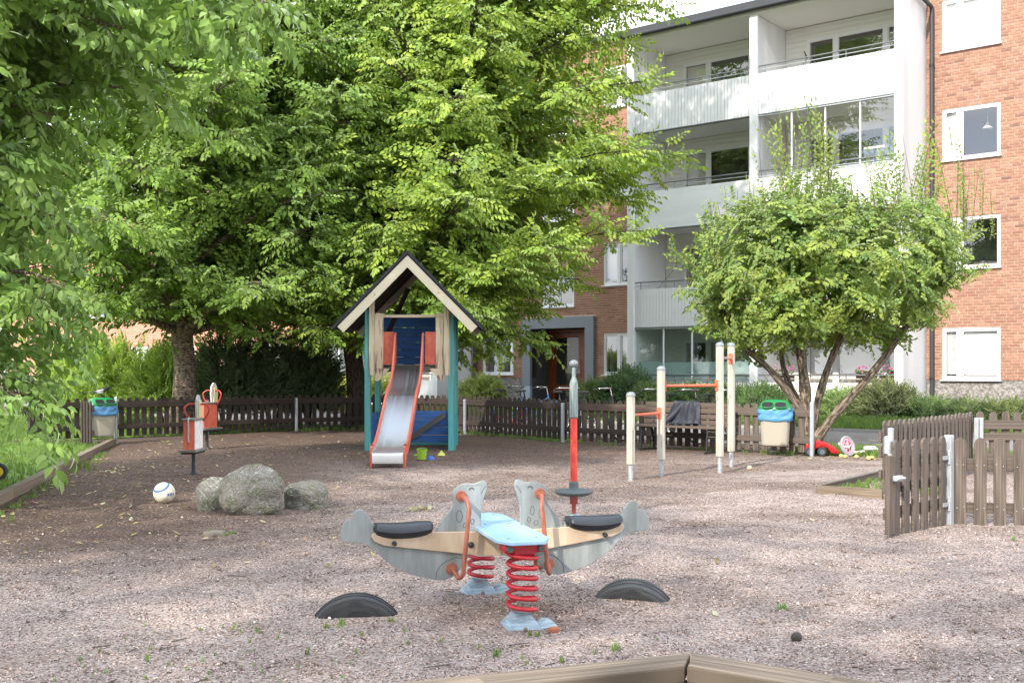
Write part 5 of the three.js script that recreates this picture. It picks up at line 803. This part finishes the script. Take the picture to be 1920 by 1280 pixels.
// ---------- bins ----------
function bin(name, label, x, d, turn, body, bag, y0) {
  const T = thing(name, label, 'bin', [x, y0, -d], turn, 'litter bins'), loop = (w, dp, n = 40, e = 4) => { const a = []; for (let i = 0; i < n; i++) { const t = i / n * 6.283, c = Math.cos(t), s = Math.sin(t), k = Math.pow(Math.pow(Math.abs(c), e) + Math.pow(Math.abs(s), e), -1 / e); a.push([c * k * w / 2, s * k * dp / 2]); } return a; };
  const shell = (rows, R) => { const pos = [], idx = [], n = 40; rows.forEach(([y, w, dp, j]) => loop(w, dp).forEach(([px, pz], i) => { const q = j ? 1 + j * (.6 * vn(i * .8, y * 26, 0, 7) + .4 * vn(i * 1.7, y * 60, 0, 9) - .5) : 1; pos.push(px * q, y + (j ? .03 * (vn(i * .3 + 4, y * 20, 0, 8) - .5) : 0), pz * q); })); for (let r = 0; r < rows.length - 1; r++) for (let i = 0; i < n; i++) { const a = r * n + i, b = r * n + (i + 1) % n; idx.push(a, a + n, b, b, a + n, b + n); } const g = new THREE.BufferGeometry(); g.setAttribute('position', new THREE.Float32BufferAttribute(pos, 3)); g.setIndex(idx); g.computeVertexNormals(); return g; };
  part(T, 'bin_body', shell([[0, .001, .001], [0, .4, .26], [.02, .425, .285], [.05, .432, .29], [.6, .5, .35], [.605, .47, .33]]), body);
  part(T, 'bag', shell([[.41, .49, .34, .05], [.42, .54, .37, .22], [.445, .55, .385, .26], [.47, .54, .38, .28], [.495, .555, .39, .26], [.52, .545, .385, .26], [.545, .56, .395, .24], [.57, .55, .39, .22], [.595, .56, .395, .16], [.615, .54, .38, .1], [.63, .48, .34]]), bag);
  const green = std([.02, .22, .07], { roughness: .35 }), dark = std([.012, .014, .013], { roughness: .8 });
  const lid = part(T, 'lid', shell([[.585, .53, .375], [.6, .55, .39], [.64, .53, .37], [.7, .47, .3], [.745, .38, .2], [.765, .25, .1], [.77, .001, .001]]), green);
  for (const s of [-1, 1]) { const r = [], n = 24, P2 = (k, o) => { const t = k / n * 6.283, c = Math.cos(t), q = Math.sin(t), e = Math.pow(Math.pow(Math.abs(c), 3) + Math.pow(Math.abs(q), 3), -1 / 3); return V(s * .105 + c * e * .09 * o, .685 + q * e * .045 * o, .176 - .042 * q * e * o); }; for (let k = 0; k < n; k++) r.push(P2(k, 1.05)); part(lid, 'opening_rim', tube(r, .008, 40, 6, true), green);
    const pos = [], idx = []; pos.push(...P2(0, 0).toArray()); for (let k = 0; k < n; k++) pos.push(...P2(k, 1).toArray()); for (let k = 0; k < n; k++) idx.push(0, 1 + k, 1 + (k + 1) % n); const g = new THREE.BufferGeometry(); g.setAttribute('position', new THREE.Float32BufferAttribute(pos, 3)); g.setIndex(idx); g.computeVertexNormals(); part(lid, 'opening', g, dark); }
  return T;
}
const bagMat = std([.1, .28, .5], { roughness: .35 });
bin('litter_bin', 'beige litter bin with green lid and blue bag on the fence', 4.35, 18.05, -.35, std([1, 1, 1], { map: noiseMap([152, 145, 129], [174, 167, 150], 6, 311), roughness: .6 }), bagMat, .16);
{ const b = bin('litter_bin', 'shaded grey litter bin with green lid beneath the perched bird', -7.85, 20.9, .75, std([1, 1, 1], { map: noiseMap([152, 145, 129], [174, 167, 150], 6, 313), roughness: .6 }), bagMat, .14); b.scale.setScalar(.98); }
{ const T = thing('bin_post', 'galvanised post carrying the shaded bin', 'post', [-7.62, 0, -21.0]); part(T, 'post', box(.05, .95, .05, 0, .42, -.02, .008), galv); part(T, 'clamp', box(.1, .03, .08, -.02, .6, 0), galv); }
// ---------- magpie ----------
{
  const T = thing('magpie', 'black and white bird perched on the shaded bin', 'bird', [-7.86, .905, -20.88], .25);
  const rows = [[-.4, .075, .004, .012], [-.3, .078, .006, .018], [-.14, .085, .012, .022], [-.09, .092, .03, .032], [-.04, .1, .048, .045], [.02, .112, .055, .05], [.07, .13, .048, .045], [.1, .15, .035, .034], [.125, .165, .033, .032], [.155, .17, .026, .025], [.175, .168, .01, .01], [.2, .163, .004, .004], [.215, .16, .0005, .0005]], pos = [], col = [], idx = [], n = 18;
  rows.forEach(([x, y, ry, rz]) => { for (let k = 0; k < n; k++) { const a = k / n * 6.283, c = Math.cos(a), s = Math.sin(a); pos.push(x, y + s * ry, c * rz); const belly = x > -.05 && x < .06 && s < -.15, wing = x > -.05 && x < .03 && s > .3 && s < .62; col.push(...(belly || wing ? [.7, .7, .68] : x < -.08 ? [.012, .025, .04] : [.012, .013, .018])); } });
  for (let i = 0; i < rows.length - 1; i++) for (let k = 0; k < n; k++) { const a = i * n + k, b = i * n + (k + 1) % n; idx.push(a, b, a + n, b, b + n, a + n); }
  const g = new THREE.BufferGeometry(); g.setAttribute('position', new THREE.Float32BufferAttribute(pos, 3)); g.setAttribute('color', new THREE.Float32BufferAttribute(col, 3)); g.setIndex(idx); g.computeVertexNormals();
  part(T, 'body', g, std([1, 1, 1], { vertexColors: true, roughness: .4 }));
  for (const s of [-1, 1]) part(T, 'leg', merge([rod(V(.01, .06, s * .02), V(.02, 0, s * .022), .004), rod(V(.02, 0.003, s * .022), V(.05, .003, s * .026), .003), rod(V(.02, 0.003, s * .022), V(-.01, .003, s * .022), .003)]), std([.01, .01, .01]));
}
// ---------- bench and jacket ----------
{
  const x0 = 2.55, d0 = 19.35, ang = Math.atan2(3.5, 3.9); const T = thing('bench', 'weathered slatted park bench against the fence with a jacket on it', 'bench', [2.93, 0, -19.02], -ang + .0);
  T.rotation.y = Math.atan2(-(-17.86 + 21.4), 4.97 - 1.09); const bw = wood([122, 106, 94], [76, 64, 56], 321), L = 1.8; // local +z towards the playground
  for (let i = 0; i < 4; i++) part(T, 'back_slat', box(L, .085, .03, 0, .5 + i * .1, -.19 - i * .018, .006), bw.h);
  for (let i = 0; i < 4; i++) part(T, 'seat_slat', box(L, .035, .095, 0, .435, -.12 + i * .11, .006), bw.h);
  for (const s of [-1, 1]) { const x = s * .68; part(T, 'leg_frame', merge([bent([V(x, .01, .24), V(x, .41, .2), V(x, .41, -.16), V(x, .86, -.27)], .02, 8, .05), rod(V(x, .41, -.1), V(x, .01, -.2), .02), rod(V(x, .012, .3), V(x, .012, -.28), .018)]), steelDark); }
  const J = thing('jacket', 'dark navy jacket draped over the bench back', 'jacket', T.position.toArray(), T.rotation.y), nu = 40, nv = 44, pos = [], idx = [];
  const path = [[-.33, .56], [-.305, .74], [-.285, .835], [-.25, .855], [-.215, .825], [-.185, .72], [-.155, .58], [-.125, .475], [-.03, .468], [.06, .466]], pc = new THREE.CatmullRomCurve3(path.map(([z, y]) => V(0, y, z)));
  for (let i = 0; i <= nu; i++) for (let j = 0; j <= nv; j++) { const u = i / nu - .5, v = j / nv, p = pc.getPoint(v), wide = lerp(.5, .72, sm(.3, 1, v)), x = .0 + u * wide - .14 * sm(.4, 1, v) * (u < 0 ? 1 : .1), f = Math.sin(u * 15 + v * 5 + 2.5 * fbm(u * 3 + 4, v * 3, 0, 2, 5)) * .35 + (fbm(u * 7 + 9 + v * 2, v * 4, 0, 4, 322) - .5) * 3.0, amp = .022 * sm(.1, .5, v) + .006; const edge = .5 + .5 * Math.sin(u * 9 + 1); pos.push(x, p.y + f * amp * .6 + .014 + (v > .85 ? .02 * edge : 0), p.z + f * amp + .012); }
  for (let i = 0; i < nu; i++) for (let j = 0; j < nv; j++) { const a = i * (nv + 1) + j, b = a + nv + 1; idx.push(a, a + 1, b, b, a + 1, b + 1); }
  const g = new THREE.BufferGeometry(); g.setAttribute('position', new THREE.Float32BufferAttribute(pos, 3)); g.setIndex(idx); g.computeVertexNormals(); const cloth = std([.02, .023, .033], { roughness: .6, side: THREE.DoubleSide });
  part(J, 'jacket_body', g, cloth); part(J, 'sleeve', taper([V(-.1, .8, -.2), V(-.2, .66, -.15), V(-.3, .54, -.08), V(-.37, .485, -.02)], [.05, .06, .055, .045], 12), cloth); part(J, 'hem', tube([V(-.33, .483, .05), V(-.15, .49, .075), V(.05, .485, .07), V(.26, .49, .06)], .014, 24, 8), cloth);
}
// ---------- bicycles ----------
function makeBike(label, colr, { child = false, basket = false } = {}) {
  const k = child ? .62 : 1, T = thing('bicycle', label, 'bicycle', [0, 0, 0], 0, 'parked bicycles'), fm = std(colr, { roughness: .35, metalness: .2 }), rub = std([.02, .02, .02], { roughness: .8 }), chrome = std([.6, .61, .62], { metalness: .9, roughness: .25 });
  for (const x of [-.53, .53]) { const w = grp(T, 'wheel', [x, .34, 0]); part(w, 'tyre', new THREE.TorusGeometry(.325, .018, 8, 40), rub); const sp = [new THREE.TorusGeometry(.305, .009, 6, 40)]; for (let i = 0; i < 16; i++) { const a = i / 16 * 6.283; sp.push(rod(V(0, 0, (i % 2 - .5) * .05), V(Math.cos(a) * .3, Math.sin(a) * .3, 0), .0016, .0016, 4)); } sp.push(rod(V(0, 0, -.04), V(0, 0, .04), .022)); part(w, 'rim', merge(sp), chrome); part(T, 'mudguard', new THREE.TorusGeometry(.352, .022, 6, 24, 2.6).rotateZ(x > 0 ? .3 : .6).translate(x, .34, 0), fm); }
  const A = V(.4, .86, 0), B = V(.45, .62, 0), C = V(-.05, .3, 0), D = V(-.22, .78, 0), E = V(-.53, .34, 0), F = V(.53, .34, 0);
  part(T, 'frame', merge([rod(B, C, .02), rod(A.clone().lerp(B, .35), C.clone().lerp(D, .45), .016), rod(C, D, .017), rod(C, E, .011), rod(D.clone().lerp(C, .25), E, .009), rod(A, B, .02), rod(B, F, .013)]), fm);
  part(T, 'handlebar', merge([rod(A, V(.37, 1.0, 0), .012), bent([V(.12, .98, -.28), V(.26, 1.02, -.25), V(.36, 1.02, -.08), V(.36, 1.02, .08), V(.26, 1.02, .25), V(.12, .98, .28)], .011, 8, .05)]), chrome);
  for (const s of [-1, 1]) part(T, 'grip', rod(V(.11, .977, s * .282), V(.22, 1.005, s * .26), .017), rub);
  part(T, 'saddle', merge([plate([[-.13, -.09], [-.1, .09], [0, .06], [.13, .02], [.13, -.02], [0, -.06], [-.1, -.1]], .05, .015).rotateX(-PI / 2).translate(-.25, .93, 0), rod(D, V(-.25, .91, 0), .013)]), rub);
  part(T, 'crank', merge([new THREE.TorusGeometry(.085, .008, 6, 24).translate(-.05, .3, .045), rod(V(-.05, .3, .06), V(.07, .2, .06), .009), rod(V(-.05, .3, -.06), V(-.17, .4, -.06), .009), box(.09, .02, .07, .07, .2, .1), box(.09, .02, .07, -.17, .4, -.1)]), chrome);
  part(T, 'carrier', merge([bar(V(-.75, .74, -.05), V(-.32, .74, -.05), .01, .01), bar(V(-.75, .74, .05), V(-.32, .74, .05), .01, .01), rod(V(-.7, .74, .05), E, .005), rod(V(-.7, .74, -.05), E, .005), bar(V(-.75, .74, -.05), V(-.75, .74, .05), .01, .01)]), steelDark);
  if (basket) { const w = []; for (let i = 0; i < 7; i++) { const y = .72 + i * .035; w.push(bent([V(.45, y, -.17), V(.75, y, -.17), V(.75, y, .17), V(.45, y, .17), V(.45, y, -.17)], .003, 4, .02)); } for (let i = 0; i < 9; i++) { const z = -.17 + i * .0425; w.push(rod(V(.75, .72, z), V(.75, .93, z), .0025, .0025, 4)); } const bk = part(T, 'basket', merge(w), steelDark); bk.userData.kind = 'stuff'; }
  T.scale.setScalar(k); return T;
}
const bikeSpots = [['black bicycle behind the fence right of the playhouse', [.03, .03, .035], -.05, 25.1, .6, {}], ['blue bicycle with white handlebar in front of the entrance reveal', [.04, .12, .3], .42, 24.4, .3, {}], ['grey bicycle with wire basket facing out before the entrance door', [.2, .21, .22], 1.12, 23.6, -1.2, { basket: true }], ['black bicycle with high saddle right of the spinner pole top', [.025, .025, .03], 1.75, 23.2, -.5, {}], ['dark green bicycle behind the shortest bar post', [.03, .08, .05], 2.65, 22.0, .55, {}], ['black bicycle behind the bench back', [.03, .03, .03], 3.3, 21.5, .5, { basket: true }], ['silver bicycle behind the tallest bar posts', [.35, .36, .37], 3.95, 21.0, .65, {}], ['small red child bicycle behind the fence slats', [.5, .03, .03], .05, 23.9, .75, { child: true }]];
for (const [l, c, x, d, turn, o] of bikeSpots) { const b = makeBike(l, c, o); b.position.set(x, gh(x, -d), -d); b.rotation.y = turn; b.rotation.z = .0; }
// ---------- toys ----------
{
  const redP = std([.52, .02, .02], { roughness: .3 }), pink = std([.72, .3, .38], { roughness: .4 }), wht = std([.72, .7, .7], { roughness: .4 }), rub = std([.03, .035, .04], { roughness: .75 });
  const C = thing('toy_car', 'red plastic ride-on toy car beside the fence end post', 'toy car', [5.08, gh(5.08, -18.0), -18.0], -.1);
  part(C, 'body', plate([[-.26, .09], [-.25, .2], [-.16, .27], [-.04, .26], [.1, .22], [.22, .15], [.29, .07], [.27, .04], [.16, .05], [.1, .13], [-.0, .15], [-.09, .12], [-.12, .05], [-.22, .05]], .22, .03, [], false), redP);
  for (const x of [-.0, -.2]) for (const s of [-1, 1]) { const w = grp(C, 'wheel', [x + .01, .075, s * .1]); part(w, 'tyre', new THREE.TorusGeometry(.052, .026, 10, 28), rub); part(w, 'hub', rod(V(0, 0, -.02), V(0, 0, .024), .042), std([.1, .13, .15])); }
  const B = thing('toy_bike', 'small bike with pink wheel lying on the verge', 'toy bike', [5.5, gh(5.5, -17.9), -17.9], .15);
  const w = grp(B, 'wheel', [0, .165, 0]); w.rotation.set(-.3, .45, .2); part(w, 'tyre', new THREE.TorusGeometry(.15, .026, 10, 36), std([.3, .29, .3], { roughness: .8 })); part(w, 'rim', merge([new THREE.TorusGeometry(.115, .02, 8, 32), ...[0, 1, 2, 3, 4].map((i) => rod(V(0, 0, 0), V(Math.cos(i * 1.257) * .09, Math.sin(i * 1.257) * .11, 0), .018))]), pink);
  part(B, 'fork', merge([rod(V(-.12, .17, .05), V(0, .15, .06), .016), rod(V(-.12, .17, .05), V(-.17, .22, .02), .02)]), wht);
  part(B, 'frame', tube([V(.1, .06, .0), V(.3, .08, -.02), V(.42, .13, -.04), V(.58, .1, -.1)], .022, 20, 8), wht);
  part(B, 'second_wheel', new THREE.TorusGeometry(.12, .03, 8, 32).rotateX(PI / 2 - .15).translate(.62, .07, -.06), std([.42, .4, .37], { roughness: .8 }));
  part(B, 'saddle', box(.2, .07, .1, .38, .13, .02, .03), wht);
  const K = thing('bucket', 'lime green toy bucket at the foot of the slide', 'bucket', [-1.42, 0.0, -17.19], 0); const lime = std([.3, .5, .04], { roughness: .4, side: THREE.DoubleSide });
  part(K, 'pail', lathe([[0, .004], [.062, .004], [.066, .01], [.078, .15], [.084, .152], [.084, .165], [.078, .165]], 28), lime); part(K, 'bucket_handle', new THREE.TorusGeometry(.085, .006, 6, 24, PI).rotateX(-1.2).translate(0, .15, 0), lime); part(K, 'spout', new THREE.SphereGeometry(.03, 12, 8).scale(1.2, .7, .8), lime, [-.09, .07, .02]);
  const S = thing('sand_mould', 'blue sand mould lying behind the green bucket', 'toy', [-1.29, 0.0, -17.3], .5); part(S, 'mould', lathe([[0, .06], [.03, .058], [.055, .03], [.07, .004], [.074, 0]], 9), std([.03, .12, .4], { roughness: .4 }));
  const Y = thing('sand_mould', 'yellow sand mould near the right playhouse post', 'toy', [-1.17, 0.0, -18.1], .9); part(Y, 'mould', lathe([[0, .05], [.04, .045], [.06, .02], [.07, 0]], 7), std([.55, .6, .12], { roughness: .4 })); part(Y, 'grip', new THREE.SphereGeometry(.025, 10, 8), std([.55, .6, .12]), [0, .055, 0]);
  const W = thing('toy_wheelbarrow', 'toy with yellow-hubbed black wheel on the shaded lawn', 'toy', [-6.55, gh(-6.55, -13.8) + .01, -13.8], .5); { const q = grp(W, 'wheel', [.05, .115, 0]); part(q, 'tyre', new THREE.TorusGeometry(.085, .03, 10, 28), rub); part(q, 'hub', rod(V(0, 0, -.03), V(0, 0, .03), .062), std([.62, .44, .03], { roughness: .4 })); part(W, 'tray', plate([[-.45, .32], [-.05, .3], [-.12, .14], [-.36, .14]], .28, .02), std([.03, .2, .08], { roughness: .4 })); part(W, 'handle', merge([rod(V(.05, .115, .07), V(-.7, .3, .14), .014), rod(V(.05, .115, -.07), V(-.7, .3, -.14), .014)]), std([.05, .05, .05])); }
}
// ---------- litter on the ground ----------
{
  const R = rngOf(401), a = [], g = (() => { const pos = [], nor = []; leafInto(pos, nor, V(-.5, 0, 0), V(1, 0, 0), V(0, 1, 0), 1, .5, -.25, .25); const q = new THREE.BufferGeometry(); q.setAttribute('position', new THREE.Float32BufferAttribute(pos, 3)); q.setAttribute('normal', new THREE.Float32BufferAttribute(nor, 3)); return q; })();
  const leaf = (x, d) => { const s = .04 + .045 * R(), t = R(), c = t < .55 ? lin(.5, .42, .1) : t < .8 ? lin(.36, .2, .06) : lin(.55, .52, .3); a.push([M4(V(x, gh(x, -d) + .012, -d), eul((R() - .5) * .6, R() * 6.3, (R() - .5) * .6), V(s, s, s)), c]); };
  for (let i = 0; i < 190; i++) { const d = 7.5 + 9 * R(), x = edgeX(d) + .2 + 3.6 * R() * R(); leaf(x, d); }
  for (let i = 0; i < 140; i++) { const d = 17 + 6.5 * R(), x = -7.2 + 5.5 * R(); if (d < fenceD(x) - .2) leaf(x, d); }
  for (let i = 0; i < 28; i++) { const d = 4.5 + 9 * R(), x = (R() - .5) * .9 * d; leaf(x, d); }
  for (let i = 0; i < 26; i++) leaf(-.95 + .25 * R() - .1, 10.9 + .25 * R());
  for (let i = 0; i < 40; i++) leaf(4.5 + 1.6 * R(), 17 + .8 * R());
  tag(instanced(scene, 'fallen_leaves', g, leafMat({ clearcoat: 0 }), a), 'yellow and brown fallen leaves scattered on the ground', 'leaves');
  const tw = []; for (let i = 0; i < 70; i++) { const d = 4.4 + 6 * R(), x = (R() - .5) * .85 * d, l = .05 + .1 * R(), t = R() * 6.28; tw.push(rod(V(x, gh(x, -d) + .006, -d), V(x + Math.cos(t) * l, gh(x, -d) + .012, -d + Math.sin(t) * l), .003, .002, 5)); }
  const tm = part(scene, 'twigs', merge(tw), std([.07, .055, .045])); tag(tm, 'thin broken twigs lying on the gravel', 'twigs', null, 'stuff');
  const apple = (label, x, d, c) => { const s = part(scene, 'apple', new THREE.SphereGeometry(.036, 16, 12).scale(1, .9, 1), std(c, { roughness: .45 })); s.position.set(x, gh(x, -d) + .03, -d); tag(s, label, 'apple', 'fallen apples'); };
  for (let i = 0; i < 9; i++) apple('fallen apple on the verge in front of the lying bike', 5.25 + .95 * R(), 17.1 + .5 * R(), [.6, .38 + .15 * R(), .16]);
  apple('single fallen apple on the gravel below the tallest bars', 3.35, 15.4, [.6, .42, .25]);
  const brick = part(scene, 'brick_piece', new RoundedBoxGeometry(.06, .035, .045, 3, .012), std([.38, .13, .07], { roughness: .9 })); brick.position.set(.23, gh(.23, -5.92) + .012, -5.92); brick.rotation.y = .4; tag(brick, 'small orange brick fragment right of the front spring foot', 'brick');
  const clod = part(scene, 'clod', new THREE.IcosahedronGeometry(.03, 1), std([.05, .04, .035], { flatShading: true })); clod.position.set(1.49, gh(1.49, -5.72) + .015, -5.72); tag(clod, 'small dark clod of earth on the open gravel', 'clod');
}
scene.traverse((o) => { if (o.isMesh) { o.castShadow = true; o.receiveShadow = true; } });
renderer.render(scene, camera);
